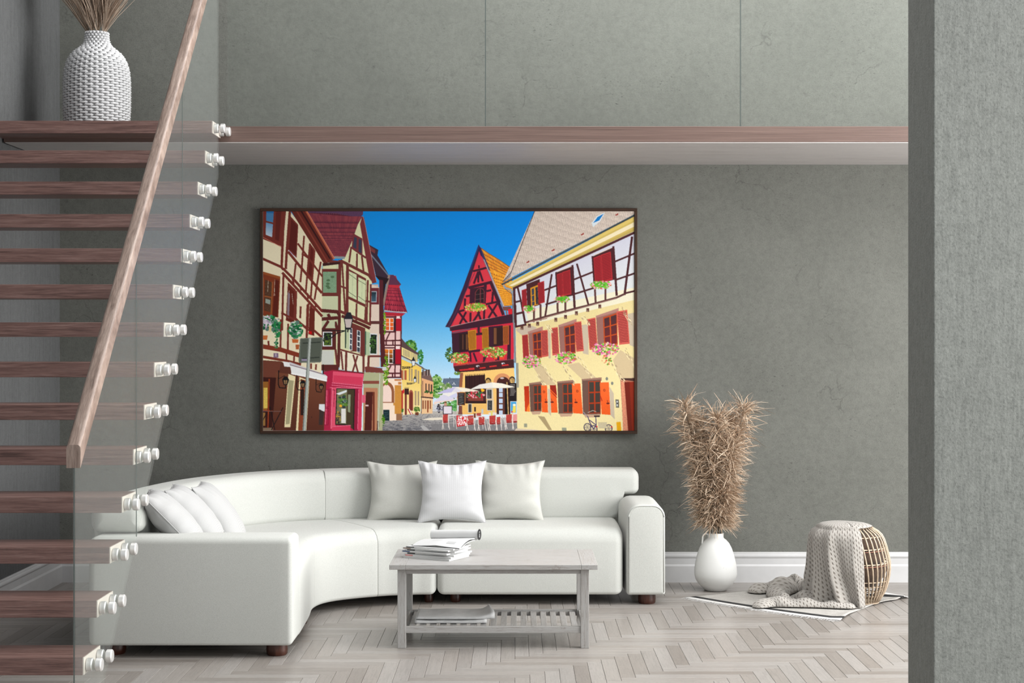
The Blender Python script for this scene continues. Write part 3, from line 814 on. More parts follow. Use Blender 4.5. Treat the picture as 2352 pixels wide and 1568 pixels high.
def tx(z, fn, *q):
    """fn(u, v) -> rgb array, mapped on a quad TL TR BR BL"""
    p = cvt(z, q); w = win_(p)
    if w is None: return
    x0, y0, x1, y1, X, Y = w; m = inside(p, X, Y)
    if not m.any(): return
    src = [(0, 0), (1, 0), (1, 1), (0, 1)]; A = []; B = []
    for (x, y), (u, v) in zip(p, src):
        A.append([x, y, 1, 0, 0, 0, -u*x, -u*y]); B.append(u); A.append([0, 0, 0, x, y, 1, -v*x, -v*y]); B.append(v)
    h = np.linalg.solve(np.array(A), np.array(B)); xs, ys = X[m], Y[m]; d = h[6]*xs+h[7]*ys+1
    CV[y0:y1, x0:x1][m] = fn((h[0]*xs+h[1]*ys+h[2])/d, (h[3]*xs+h[4]*ys+h[5])/d)
def t_shut(fr, dk, n=12, bw_=0.09, mid=False):
    fr = np.array(fr, np.float32); dk = np.array(dk, np.float32)
    def f(u, v):
        o = np.tile(fr, (len(u), 1)); k = (np.modf(v*n)[0] < 0.42) & (u > bw_) & (u < 1-bw_) & (v > 0.05) & (v < 0.95)
        if mid: k &= np.abs(u-0.5) > 0.05
        o[k] = dk; return o
    return f
def t_tile(c1, c2, c3, nu, nv):
    c1, c2, c3 = (np.array(c, np.float32) for c in (c1, c2, c3))
    def f(u, v):
        r = np.floor(v*nv); fu = np.modf(np.abs(u*nu+0.5*(r % 2)))[0]; fv = np.modf(np.abs(v*nv))[0]
        e = fv-0.55-0.4*(1-(2*fu-1)**2); hsh = np.modf(np.abs(np.sin(np.floor(u*nu+0.5*(r % 2))*12.99+r*78.2)*43758.5))[0]
        o = c1+(c3-c1)*hsh[:, None]; o[e > 0] = c2; return o
    return f
def t_win(fr, pane, nu, nv, t=0.1, p2=None):
    fr = np.array(fr, np.float32); pane = np.array(pane, np.float32); p2 = pane if p2 is None else np.array(p2, np.float32)
    def f(u, v):
        o = pane+(p2-pane)*np.clip(v, 0, 1)[:, None]; fu = np.modf(u*nu)[0]; fv = np.modf(v*nv)[0]
        k = (fu < t) | (fu > 1-t) | (fv < t*0.6) | (fv > 1-t*0.6); o[k] = fr; return o
    return f
def t_grad(a, b, axis=1, var=0.0):
    a = np.array(a, np.float32); b = np.array(b, np.float32)
    def f(u, v):
        q = np.clip(v if axis else u, 0, 1)[:, None]; o = a+(b-a)*q
        return o*(1+var*RG.randn(len(u), 1)) if var else o
    return f
def bl(z, cols, n, r0, r1, cx, cy, rx, ry, droop=0.0):
    for _ in range(n):
        a = RG.uniform(0, 6.28); q = math.sqrt(RG.uniform(0, 1)); r = RG.uniform(r0, r1)
        x = cx+rx*q*math.cos(a); y = cy+ry*q*math.sin(a)+droop*abs(x-cx)/max(1, rx)
        c = cols[RG.randint(len(cols))]
        el(z, c, x, y, r, r*RG.uniform(0.5, 1.0))
def draw_print():
    W_, H_ = CV.shape[1], CV.shape[0]
    # sky
    yy = np.linspace(0, 1, H_)[:, None, None]; xx = np.linspace(0, 1, W_)[None, :, None]
    ks = [0, 0.2, 0.42, 0.62, 0.78, 1]; cs = np.array([(8, 136, 226), (14, 142, 230), (66, 168, 236), (135, 202, 244), (196, 226, 248), (230, 240, 250)], np.float32)
    for c in range(3): CV[:, :, c] = np.interp(yy[:, 0, 0], ks, cs[:, c])[:, None]
    CV[:] += (xx-0.5)*np.array([-14, -14, -2])*(1-yy)
    GR = [(60, 120, 40), (95, 150, 55), (40, 95, 45), (120, 170, 80)]
    # ---- far end of the street
    bl('G', GR, 130, 6, 16, 365, 680, 55, 70); bl('G', [(50, 130, 70), (40, 110, 60), (80, 150, 70)], 70, 5, 12, 460, 780, 24, 70)
    rc('G', (235, 232, 228), 660, 1060, 860, 1200); tx('G', t_tile((95, 110, 130), (70, 82, 105), (115, 125, 145), 20, 8), 690, 995, 860, 992, 860, 1080, 672, 1080)
    for x in (742, 795): pg('G', (238, 238, 242), x-16, 1060, x, 1032, x+16, 1060); rc('G', (120, 130, 150), x-7, 1045, x+7, 1060)
    rc('G', (60, 65, 75), 748, 985, 755, 1000)
    bl('G', GR+[(150, 185, 110), (170, 200, 140)], 260, 5, 17, 620, 1080, 62, 115); bl('G', [(120, 150, 90), (160, 175, 130), (90, 130, 60)], 90, 5, 12, 725, 1085, 45, 40)
    bl('G', GR, 60, 6, 14, 740, 1230, 90, 60); rc('G', (205, 205, 210), 580, 1250, 700, 1340, var=0.12)
    # street
    tx('G', t_grad((188, 182, 176), (112, 112, 118), 1, 0.10), -30, 1325, 880, 1325, 880, 1540, -30, 1540)
    for _ in range(900):
        x, y = RG.uniform(60, 870), RG.uniform(1350, 1520); k = (y-1330)/190
        ln('G', (92, 92, 100) if RG.rand() < 0.6 else (165, 162, 160), 1.5+2*k, x, y, x+10+26*k, y+RG.uniform(-2, 2))
    pg('G', (232, 222, 205), 470, 1405, 560, 1388, 690, 1384, 690, 1408, 560, 1414); pg('G', (178, 176, 176), 455, 1470, 490, 1462, 560, 1520, 500, 1520)
    # pink far house
    pg('G', (232, 176, 128), 466, 985, 590, 1030, 580, 1345, 468, 1350); pg('G', (118, 92, 88), 462, 935, 545, 905, 588, 1028, 470, 990)
    pg('G', (236, 196, 150), 466, 1190, 582, 1195, 580, 1345, 468, 1350); ln('G', (70, 50, 45), 12, 466, 1180, 588, 1192); ln('G', (95, 70, 62), 8, 462, 890, 555, 920)
    for x in (480, 513, 540): rc('G', (75, 60, 60), x, 905, x+13, 965); rc('G', (205, 190, 180), x+14, 915, x+18, 970)
    for x, y in ((510, 1045), (540, 1050), (565, 1056)): rc('G', (62, 45, 45), x, y, x+11, y+85)
    bl('G', [(50, 100, 40), (40, 80, 40)], 24, 4, 9, 522, 1130, 18, 14); bl('G', [(50, 100, 40)], 16, 4, 8, 566, 1136, 14, 12)
    for x in (480, 505, 530, 553): rc('G', (150, 90, 62), x, 1215, x+14, 1300)
    rc('G', (150, 75, 45), 527, 1215, 541, 1335); ln('G', (95, 70, 60), 5, 482, 1020, 485, 1180); ln('G', (90, 70, 60), 6, 470, 940, 470, 1345)
    # yellow house
    pg('G', (92, 72, 72), 268, 590, 330, 665, 448, 750, 440, 762, 268, 690); pg('G', (246, 226, 150), 268, 680, 432, 762, 430, 835, 268, 775)
    for x in range(290, 430, 15): pg('G', (158, 145, 118), x, 700+(x-290)*0.42, x+8, 703+(x-290)*0.42, x+8, 770+(x-290)*0.40, x, 766+(x-290)*0.40)
    ln('G', (105, 90, 90), 12, 268, 768, 365, 815, 480, 888, 500, 905); ln('G', (225, 205, 160), 7, 268, 785, 370, 830, 470, 892)
    tx('G', t_grad((246, 206, 92), (247, 228, 172)), 268, 800, 470, 890, 462, 1342, 285, 1362)
    for x0, y0, x1, y1 in ((345, 893, 358, 1020), (366, 898, 382, 1025), (402, 906, 425, 1035), (433, 918, 448, 1048), (402, 1120, 420, 1265), (432, 1124, 448, 1266)): rc('G', (172, 150, 118), x0, y0, x1, y1)
    for x in (270, 300): rc('G', (178, 92, 62), x, 915, x+22, 1010)
    rc('G', (215, 190, 140), 286, 912, 300, 1005)
    rc('G', (168, 92, 72), 345, 1150, 388, 1318); el('G', (168, 92, 72), 366, 1150, 22, 40); rc('G', (118, 52, 42), 353, 1160, 381, 1318); el('G', (118, 52, 42), 367, 1158, 14, 28)
    rc('G', (128, 58, 46), 302, 1150, 325, 1358); rc('G', (180, 50, 45), 270, 1115, 286, 1330); el('G', (210, 30, 40), 291, 1125, 8, 22)
    rc('G', (62, 36, 34), 301, 1095, 344, 1156); ln('G', (40, 30, 30), 3, 300, 1088, 346, 1088)
    pg('G', (190, 35, 40), 330, 1300, 345, 1300, 388, 1352, 360, 1358); pg('G', (240, 225, 220), 342, 1300, 352, 1300, 380, 1355, 368, 1357)
    bl('G', [(90, 130, 50), (60, 100, 40), (140, 160, 80)], 60, 4, 10, 424, 1305, 30, 26); rc('G', (110, 62, 42), 407, 1332, 443, 1364); bl('G', [(60, 110, 40)], 20, 4, 9, 278, 1318, 12, 24)
    # tower house with red roof
    tx('G', t_tile((150, 42, 62), (92, 28, 48), (188, 62, 80), 10, 15), 130, -30, 215, -30, 330, 340, 96, 315); pg('G', (96, 52, 76), 110, -40, 190, -40, 268, 58, 235, 72, 140, 60)
    pg('G', (192, 48, 62), 140, 60, 262, 64, 236, 94, 146, 88)
    CVb = [(205, 0, 235, 94, 262, 230, 326, 335, 420, 335, 420, -40, 275, -40, 268, 58)]
    ln('G', (88, 36, 52), 6, 236, 94, 252, 200, 285, 280, 326, 334); ln('G', (200, 175, 172), 10, 100, 316, 200, 330, 322, 336); pg('G', (182, 42, 56), 100, 330, 310, 345, 275, 375, 100, 372)
    pg('G', (238, 200, 196), 96, 372, 272, 372, 266, 992, 96, 992); DB = (88, 36, 42)
    lns('G', DB, 14, (96, 382, 272, 382), (96, 530, 215, 530), (96, 620, 268, 615), (96, 664, 268, 664), (96, 690, 210, 690), (96, 858, 268, 858), (96, 944, 268, 944), (96, 985, 266, 985), (268, 375, 262, 990))
    lns('G', DB, 13, (210, 375, 205, 990), (155, 535, 118, 612), (118, 615, 118, 664), (186, 620, 186, 664), (165, 868, 125, 940), (180, 944, 180, 990))
    rc('G', (176, 26, 46), 215, 398, 268, 522); rc('G', (172, 22, 44), 208, 704, 263, 852); rc('G', (245, 225, 222), 222, 374, 254, 396); rc('G', (245, 225, 222), 218, 676, 248, 702)
    rc('G', (52, 34, 44), 190, 395, 214, 525); rc('G', (52, 34, 44), 186, 705, 208, 850)
    tx('G', t_win((240, 240, 238), (238, 112, 34), 2, 3, 0.09, (228, 92, 40)), 112, 394, 193, 398, 192, 516, 112, 514); tx('G', t_win((240, 240, 238), (240, 130, 40), 2, 3, 0.09, (40, 34, 30)), 100, 700, 188, 706, 186, 844, 100, 842)
    pg('G', (250, 226, 206), 78, 992, 272, 1000, 268, 1350, 218, 1416, 75, 1418); rc('G', (206, 142, 62), 202, 1062, 270, 1350, var=0.05); rc('G', (206, 142, 62), 190, 1240, 270, 1265)
    rc('G', (150, 106, 78), 218, 1348, 277, 1413); rc('G', (200, 128, 78), 200, 1002, 268, 1018); rc('G', (200, 130, 70), 238, 1030, 270, 1056)
    el('G', (150, 92, 62), 128, 1130, 70, 100); rc('G', (150, 92, 62), 70, 1120, 198, 1238); el('G', (246, 218, 206), 120, 1140, 52, 82); rc('G', (246, 218, 206), 76, 1140, 172, 1230)
    rc('G', (38, 62, 66), 88, 1308, 150, 1418); rc('G', (22, 40, 48), 94, 1316, 144, 1412); lns('G', (110, 150, 150), 2, (100, 1335, 136, 1332), (100, 1352, 138, 1350), (100, 1372, 130, 1371), (100, 1390, 138, 1388))
    for lx, ly, k in ((390, 838, 1.0), (405, 1012, 0.72)):   # street lanterns on brackets
        ln('G', (30, 30, 34), 5*k, lx-115*k, ly+42*k, lx-60*k, ly+58*k, lx-5*k, ly+42*k); ln('G', (30, 30, 34), 4*k, lx-115*k, ly+40*k, lx-5*k, ly+38*k)
        for q in range(5): el('G', (34, 32, 36), lx-105*k+q*16*k, ly+(58-q*3)*k, 6*k, 8*k)
        pg('G', (225, 228, 235), lx-20*k, ly-18*k, lx+20*k, ly-18*k, lx+12*k, ly+28*k, lx-12*k, ly+28*k); pg('G', (30, 34, 40), lx-22*k, ly-16*k, lx-8*k, ly-45*k, lx+8*k, ly-45*k, lx+22*k, ly-16*k)
        ln('G', (30, 34, 40), 4*k, lx-20*k, ly-18*k, lx-12*k, ly+30*k, lx+12*k, ly+30*k, lx+20*k, ly-18*k); rc('G', (30, 34, 40), lx-5*k, ly-56*k, lx+5*k, ly-40*k)
    # ---- second house on the left: gabled, pale green panels
    BR = (112, 52, 48); BR2 = (92, 40, 38); CG = (222, 220, 178)
    pg('A', (60, 44, 58), 1395, 530, 1510, 595, 1500, 660, 1640, 905, 1640, 940, 1560, 960, 1480, 900, 1400, 560); pg('A', (120, 60, 62), 1400, 545, 1475, 600, 1470, 640, 1420, 610)
    ln('A', (112, 122, 140), 16, 1420, 650, 1500, 745, 1630, 900); ln('A', (150, 130, 120), 26, 1640, 900, 1600, 1100, 1570, 1260); pg('A', (40, 26, 32), 1470, 900, 1640, 940, 1600, 1010, 1570, 1200, 1520, 960)
    tx('A', t_tile((124, 54, 68), (74, 34, 50), (140, 66, 76), 26, 22), 590, 40, 1330, 110, 1130, 700, 950, 700); pg('A', (92, 62, 92), 650, 120, 1330, 120, 1325, 175, 1290, 210, 1000, 160, 660, 150, var=0.08)
    tx('A', t_tile((124, 54, 68), (74, 34, 50), (146, 66, 74), 34, 27), 655, 185, 1318, 195, 1110, 690, 985, 690)
    CVs = (1322, 110, 1335, 200, 1380, 420, 1410, 560, 1500, 640, 1520, 90)
    pg('A', CG, 840, 745, 1060, 720, 1110, 690, 1195, 490, 1265, 290, 1320, 195, 1480, 985, 1430, 1000, 1410, 1580, 1410, 2000, 820, 2000, 832, 1200)
    tx('A', t_grad((208, 212, 176), (196, 202, 166)), 845, 745, 1050, 735, 1050, 1580, 832, 1580)
    pg('A', (122, 52, 56), 1318, 190, 1338, 205, 1492, 985, 1438, 998, 1390, 860, 1290, 285); ln('A', (190, 150, 140), 5, 1325, 195, 1345, 260, 1488, 978)
    ln('A', (140, 150, 155), 28, 985, 685, 1105, 690); rc('A', (196, 178, 172), 1425, 1008, 1510, 1042)
    # narrow pale house in between
    pg('A', (226, 206, 190), 1418, 1010, 1540, 1050, 1530, 1600, 1408, 1600); rc('B', (226, 206, 190), 1365, 0, 1480, 720); pg('A', (88, 36, 44), 1520, 950, 1568, 960, 1572, 1600, 1520, 1600); pg('B', (84, 36, 40), 1472, 0, 1522, 0, 1545, 730, 1490, 720)
    rc('A', (112, 44, 52), 1418, 1050, 1518, 1250); tx('A', t_win((170, 180, 190), (30, 46, 56), 1, 1, 0.12, (70, 100, 120)), 1422, 1090, 1492, 1090, 1490, 1222, 1422, 1222)
    lns('A', (96, 50, 52), 26, (1412, 1462, 1530, 1462)); rc('B', (96, 56, 52), 1365, 205, 1480, 222)
    # its beams
    lns('A', BR, 34, (1060, 725, 1400, 900, 1432, 950), (1050, 720, 1040, 1580), (845, 722, 1050, 745), (1140, 780, 1135, 1400), (835, 1325, 1060, 1335, 1420, 1490))
    lns('A', BR, 22, (1185, 560, 1160, 745), (1255, 640, 1252, 830), (1312, 670, 1335, 870), (1185, 565, 1360, 690), (1075, 750, 1115, 1380), (1055, 1030, 1140, 1060), (1385, 960, 1370, 1460), (1420, 1010, 1410, 1500), (1365, 1205, 1415, 1220), (1250, 1240, 1245, 1440), (1360, 1280, 1350, 1460))
    rc('A', BR, 832, 822, 1042, 1150); rc('A', (128, 160, 128), 848, 858, 1010, 1108, var=0.10); rc('A', CG, 858, 770, 1003, 820)
    for x, y in ((910, 960), (905, 1000), (915, 1050), (900, 1030), (960, 920)): el('A', (84, 112, 80), x, y, 22, 14)
    pg('A', BR, 1140, 815, 1365, 940, 1360, 1285, 1135, 1175)
    for q in ((1158, 850, 1250, 892, 1248, 1195, 1153, 1150), (1270, 922, 1360, 966, 1354, 1246, 1265, 1205)): pg('A', (212, 220, 178), *q, var=0.02)
    lns('A', (110, 120, 92), 7, (1160, 885, 1250, 950), (1272, 960, 1358, 1010), (1156, 1100, 1246, 1162), (1268, 1150, 1354, 1212)); lns('A', (176, 184, 146), 4, (1203, 872, 1200, 1170), (1316, 945, 1310, 1225))
    pg('A', (120, 52, 58), 1205, 395, 1320, 460, 1320, 665, 1190, 570); pg('A', (58, 62, 82), 1222, 440, 1252, 452, 1245, 585, 1206, 560); pg('A', (58, 62, 82), 1276, 460, 1310, 480, 1308, 636, 1272, 616); pg('A', CG, 1268, 300, 1300, 400, 1306, 440, 1262, 400)
    lns('B', BR2, 40, (800, 65, 985, 80), (805, 165, 985, 150)); lns('B', BR2, 34, (985, 80, 1010, 120, 1000, 720), (880, 110, 900, 150), (880, 190, 820, 280), (960, 200, 1000, 330), (1040, 130, 1290, 235, 1360, 270))
    rc('B', (196, 202, 170), 905, 190, 955, 270); rc('B', BR, 1140, 240, 1210, 540); pg('B', BR, 1150, 205, 1310, 270, 1310, 590, 1150, 520); rc('B', BR2, 800, 270, 970, 520)
    tx('B', t_win((232, 236, 240), (40, 56, 40), 1, 1, 0.10, (90, 110, 40)), 818, 310, 925, 310, 925, 480, 818, 480); bl('B', [(60, 90, 40), (110, 130, 50), (30, 40, 40)], 40, 8, 18, 862, 390, 34, 60)
    pg('B', (196, 206, 168), 1090, 230, 1138, 260, 1130, 520, 1075, 505); pg('B', (76, 92, 78), 1072, 240, 1092, 240, 1088, 500, 1072, 500)
    tx('B', t_win((236, 240, 240), (70, 76, 86), 1, 4, 0.16), 1130, 262, 1162, 272, 1158, 530, 1126, 520); tx('B', t_win((236, 240, 240), (60, 66, 76), 1, 4, 0.16), 1214, 290, 1256, 305, 1252, 556, 1210, 545)
    pg('B', (178, 196, 160), 1312, 305, 1366, 322, 1362, 588, 1308, 578); pg('B', (70, 96, 78), 1306, 305, 1320, 305, 1318, 580, 1306, 580); rc('B', BR, 1255, 300, 1306, 590)
    tx('B', t_win((225, 228, 232), (28, 32, 34), 1, 1, 0.08, (36, 60, 34)), 1366, 330, 1450, 335, 1446, 578, 1362, 575); bl('B', [(50, 80, 40), (70, 110, 50), (20, 24, 26)], 40, 6, 16, 1400, 440, 30, 90)
    lns('B', BR, 22, (1020, 520, 1300, 600)); rc('B', BR, 1362, 585, 1490, 606)
    pg('B', (206, 208, 200), 800, 525, 950, 525, 945, 695, 800, 690); pg('B', (236, 228, 204), 1025, 530, 1290, 600, 1290, 780, 1010, 750); pg('B', (236, 228, 204), 1300, 600, 1340, 600, 1335, 720, 1300, 760)
    lns('B', BR, 26, (965, 520, 990, 740), (1090, 540, 1085, 760), (1290, 590, 1290, 790), (1350, 590, 1345, 720)); lns('B', BR, 20, (1170, 580, 1225, 780), (1220, 590, 1165, 770), (1030, 540, 1050, 750)); rc('B', BR2, 800, 692, 1000, 760)
    # big wall lantern
    ln('B', (28, 28, 32), 10, 810, 295, 1080, 300); ln('B', (28, 28, 32), 12, 820, 410, 900, 395, 980, 330, 1080, 300)
    for x, y in ((850, 340), (885, 330), (920, 335), (860, 370), (900, 365)): el('B', (26, 26, 30), x, y, 16, 10)
    pg('B', (200, 186, 182), 1064, 165, 1165, 165, 1145, 265, 1080, 265); pg('B', (40, 38, 48), 1060, 165, 1085, 110, 1100, 85, 1140, 85, 1150, 110, 1168, 165); ln('B', (32, 30, 36), 9, 1066, 165, 1082, 268, 1144, 268, 1162, 165)
    rc('B', (32, 30, 36), 1080, 262, 1140, 285); ln('B', (32, 30, 36), 14, 1110, 285, 1105, 315)
    # ground floor: pink shop, door
    pg('B', (176, 176, 140), 1290, 780, 1520, 790, 1510, 1460, 1280, 1460); pg('B', (122, 62, 56), 1305, 720, 1330, 712, 1510, 735, 1535, 790, 1310, 780); rc('B', (138, 74, 62), 1285, 880, 1478, 916); pg('B', (186, 128, 96), 1296, 960, 1455, 965, 1445, 1460, 1290, 1460)
    pg('B', (78, 30, 26), 1318, 1008, 1396, 1008, 1384, 1460, 1300, 1460); rc('B', (110, 50, 36), 1396, 1008, 1420, 1460); rc('B', (225, 190, 190), 1312, 1158, 1348, 1176); ln('B', (70, 44, 40), 22, 1460, 1350, 1455, 1460); ln('B', (200, 204, 190), 10, 1480, 800, 1460, 1460)
    PK = (212, 60, 92); PK2 = (176, 36, 70); PK3 = (226, 84, 112)
    pg('B', PK2, 820, 780, 935, 755, 1295, 790, 1275, 970, 1250, 1460, 800, 1460); pg('B', PK3, 935, 770, 1290, 800, 1280, 930, 930, 900); pg('B', PK, 945, 815, 1275, 840, 1268, 925, 938, 895)
    lns('B', (232, 110, 140), 9, (925, 905, 1280, 940), (920, 930, 1275, 962), (900, 960, 1270, 965)); ln('B', (110, 40, 40), 12, 830, 770, 935, 752, 1295, 792)
    pg('B', PK3, 922, 955, 975, 955, 965, 1430, 905, 1440); pg('B', PK, 1232, 970, 1275, 970, 1265, 1460, 1215, 1460); pg('B', (150, 26, 60), 1190, 970, 1232, 970, 1222, 1460, 1180, 1460)
    pg('B', (40, 36, 30), 975, 965, 1192, 975, 1180, 1460, 1140, 1400, 960, 1390); pg('B', (120, 118, 86), 985, 975, 1100, 978, 1095, 1380, 972, 1378, var=0.12); pg('B', (70, 58, 40), 1100, 980, 1180, 985, 1165, 1440, 1090, 1390)
    pg('B', (220, 228, 232), 970, 1030, 1095, 985, 1095, 1010, 1010, 1045); bl('B', [(90, 130, 50), (60, 100, 50), (130, 150, 140), (50, 60, 66)], 70, 8, 22, 1050, 1120, 45, 80); bl('B', [(235, 170, 50)], 4, 10, 16, 1018, 1170, 12, 10)
    rc('B', (226, 224, 220), 1032, 1205, 1082, 1370, var=0.04); bl('B', [(90, 74, 60), (190, 150, 60), (60, 50, 44)], 40, 6, 14, 1000, 1310, 26, 70); pg('B', (140, 150, 120), 1110, 1040, 1140, 1040, 1135, 1250, 1108, 1240)
    pg('B', PK, 935, 1405, 1140, 1395, 1138, 1460, 915, 1460); lns('B', (236, 120, 150), 7, (930, 1412, 1142, 1396), (925, 955, 915, 1430), (865, 980, 858, 1180, 845, 1390), (1235, 985, 1222, 1440)); lns('B', (130, 20, 52), 6, (850, 985, 895, 980, 890, 1180, 845, 1185, 850, 985), (840, 1200, 888, 1200, 878, 1390, 832, 1392, 840, 1200), (930, 985, 955, 985, 945, 1180))
    rc('B', (222, 92, 120), 1275, 1045, 1312, 1135)
    # ---- first house on the left: cream, red-brown beams
    CR = (236, 224, 192); RB = (118, 50, 42); RB2 = (96, 38, 34)
    pg('A', CR, 100, 100, 430, 100, 900, 735, 835, 780, 830, 1580, 828, 2150, 100, 2150); pg('B', CR, 100, 0, 806, 0, 800, 760, 100, 640)
    pg('A', (106, 44, 36), 450, 110, 640, 110, 985, 700, 915, 740, 862, 768); ln('A', (54, 24, 26), 18, 585, 130, 930, 700); ln('A', (190, 100, 72), 22, 640, 120, 978, 704); ln('A', (226, 150, 120), 6, 655, 130, 985, 695); ln('A', (136, 62, 50), 16, 525, 120, 895, 735)
    pg('A', (60, 30, 30), 840, 755, 1050, 740, 1050, 765, 845, 790)
    # windows on its upper floor
    pg('A', RB, 110, 110, 405, 110, 365, 560, 340, 550, 110, 460); tx('A', t_grad((26, 96, 160), (190, 206, 222)), 165, 110, 268, 110, 240, 445, 150, 410); pg('A', (74, 128, 176), 160, 150, 262, 160, 252, 265, 158, 245); lns('A', RB, 20, (268, 110, 245, 450), (155, 255, 250, 278), (158, 110, 148, 420)); pg('A', RB2, 285, 110, 350, 110, 318, 490, 272, 470)
    ln('A', (206, 120, 100), 6, 118, 440, 345, 560)
    pg('A', CR, 415, 110, 432, 110, 408, 660, 385, 790, 380, 560)
    for q, c in (((455, 190, 550, 295, 530, 690, 428, 595), RB), ((465, 230, 538, 310, 520, 660, 438, 580), (92, 34, 30)), ((695, 520, 748, 590, 720, 960, 662, 900), RB), ((702, 560, 738, 610, 712, 930, 672, 880), (96, 34, 28))): pg('A', c, *q)
    ln('A', (196, 190, 220), 8, 432, 598, 520, 690)
    lns('A', RB, 30, (378, 110, 350, 800), (120, 700, 345, 800, 370, 830), (450, 120, 410, 640, 400, 820), (370, 820, 480, 930, 835, 1330), (360, 870, 835, 1390), (430, 620, 830, 1110))
    lns('A', RB, 22, (545, 520, 835, 910), (620, 430, 590, 830, 575, 980), (690, 520, 640, 1100), (520, 760, 500, 930), (745, 600, 700, 1160), (820, 740, 745, 1190), (595, 640, 668, 690), (480, 940, 495, 1000), (575, 1040, 585, 1080), (660, 1120, 668, 1180), (755, 1230, 760, 1280))
    pg('A', CR, 160, 765, 330, 830, 330, 875, 158, 810)
    # big lower window
    pg('A', (128, 58, 34), 110, 850, 335, 915, 310, 1405, 110, 1380); pg('A', (150, 78, 40), 110, 850, 335, 915, 333, 945, 110, 880); pg('A', (86, 58, 42), 150, 950, 235, 985, 222, 1345, 140, 1320, var=0.2); pg('A', (92, 34, 24), 270, 950, 318, 965, 300, 1400, 240, 1390); lns('A', (156, 88, 48), 14, (145, 1150, 230, 1165), (130, 930, 125, 1350), (240, 980, 225, 1360)); pg('A', (150, 160, 150), 158, 1180, 215, 1195, 212, 1250, 155, 1230)
    lns('A', (226, 214, 190), 4, (268, 950, 262, 1140), (190, 960, 182, 1100)); pg('A', (170, 130, 110), 262, 1100, 275, 1140, 250, 1150)
    for q in ((425, 985, 520, 1075, 500, 1480, 400, 1440), (690, 1255, 750, 1320, 735, 1560, 675, 1560)): pg('A', RB, *q)
    for q in ((432, 1030, 505, 1100, 490, 1470, 412, 1430), (695, 1290, 740, 1340, 728, 1580, 680, 1580)): pg('A', (100, 38, 28), *q)
    lns('A', (220, 205, 190), 4, (440, 1080, 432, 1200), (475, 1120, 488, 1250), (735, 1350, 732, 1440)); pg('A', (140, 120, 130), 425, 1100, 450, 1120, 440, 1420, 415, 1400)
    lns('A', RB, 24, (372, 900, 355, 1560), (350, 1350, 500, 1430), (520, 1420, 670, 1560), (525, 1090, 515, 1440), (672, 1240, 660, 1560))
    pg('B', (104, 40, 30), 665, 20, 725, 60, 718, 360, 650, 340); pg('B', (200, 20, 24), 652, 300, 690, 310, 688, 345, 652, 330); lns('B', RB, 26, (505, 170, 640, 280), (640, 0, 630, 380), (720, 300, 800, 370)); lns('B', RB, 22, (330, 170, 325, 520), (415, 220, 410, 540), (560, 20, 555, 150), (185, 420, 190, 480))
    lns('B', (132, 56, 38), 52, (110, 480, 330, 520, 560, 590)); lns('B', (120, 52, 38), 30, (110, 600, 400, 650, 560, 690)); lns('B', RB, 20, (395, 560, 395, 640), (485, 590, 480, 680), (680, 680, 680, 740), (740, 690, 735, 750))
    pg('B', CR, 118, 535, 240, 540, 240, 590, 118, 585); rc('B', (130, 108, 132), 245, 560, 302, 612); rc('B', (220, 214, 226), 268, 565, 276, 600)
    # flower baskets
    FG = [(24, 110, 60), (40, 130, 70), (20, 84, 52), (60, 150, 96), (90, 120, 110)]
    bl('B', FG+[(200, 190, 200), (170, 150, 170), (120, 140, 130)], 150, 8, 22, 200, 210, 120, 85); bl('B', [(206, 190, 206), (180, 160, 186), (225, 220, 226)], 50, 7, 14, 165, 200, 60, 70); bl('B', FG, 60, 8, 20, 280, 290, 35, 110); bl('B', FG, 25, 6, 12, 275, 450, 18, 70)
    bl('B', FG, 130, 8, 24, 505, 290, 75, 95); bl('B', [(226, 226, 222), (200, 210, 206)], 22, 6, 12, 500, 270, 70, 80); pg('B', (196, 104, 52), 458, 395, 535, 400, 530, 440, 465, 440); pg('B', (176, 92, 50), 500, 460, 545, 460, 538, 515, 504, 515); pg('B', (200, 110, 56), 118, 355, 178, 355, 168, 405, 118, 405); rc('B', (226, 200, 150), 190, 240, 220, 310)
    # brown shop front, awning
    pg('B', (94, 52, 40), 100, 640, 330, 655, 420, 700, 860, 850, 830, 1460, 100, 1460); pg('B', (112, 62, 48), 100, 640, 330, 660, 300, 838, 100, 835); tx('B', t_grad((116, 68, 48), (88, 46, 34)), 270, 780, 840, 860, 820, 1460, 240, 1460)
    pg('B', (60, 26, 22), 118, 840, 275, 845, 225, 1440, 118, 1440); pg('B', (150, 96, 40), 118, 890, 185, 890, 175, 1220, 118, 1220); rc('B', (220, 190, 90), 130, 960, 175, 1200, var=0.12); lns('B', (150, 60, 30), 14, (195, 860, 180, 1420), (118, 1225, 230, 1230)); rc('B', (150, 110, 60), 118, 1250, 150, 1400); rc('B', (130, 110, 90), 118, 1425, 235, 1460)
    lns('B', (30, 22, 24), 10, (355, 1190, 220, 1450), (205, 1180, 260, 1450), (118, 1340, 170, 1250)); lns('B', (130, 110, 110), 5, (118, 1232, 335, 1235))
    pg('B', (236, 222, 178), 418, 800, 500, 830, 440, 1418, 370, 1420); pg('B', (168, 160, 124), 420, 870, 480, 880, 430, 1380, 385, 1385)
    pg('B', (236, 222, 178), 545, 835, 660, 880, 625, 1460, 505, 1460); pg('B', (140, 68, 42), 560, 860, 640, 880, 600, 1460, 530, 1460); rc('B', (48, 30, 26), 560, 980, 600, 1280)
    pg('B', (236, 236, 236), 355, 655, 420, 665, 870, 830, 862, 890, 680, 850, 455, 805, 440, 720, 370, 715); pg('B', (206, 200, 206), 430, 690, 870, 830, 850, 812, 740, 770, 430, 660); ln('B', (120, 100, 110), 8, 435, 695, 830, 805); ln('B', (250, 250, 250), 14, 450, 795, 690, 840, 862, 882)
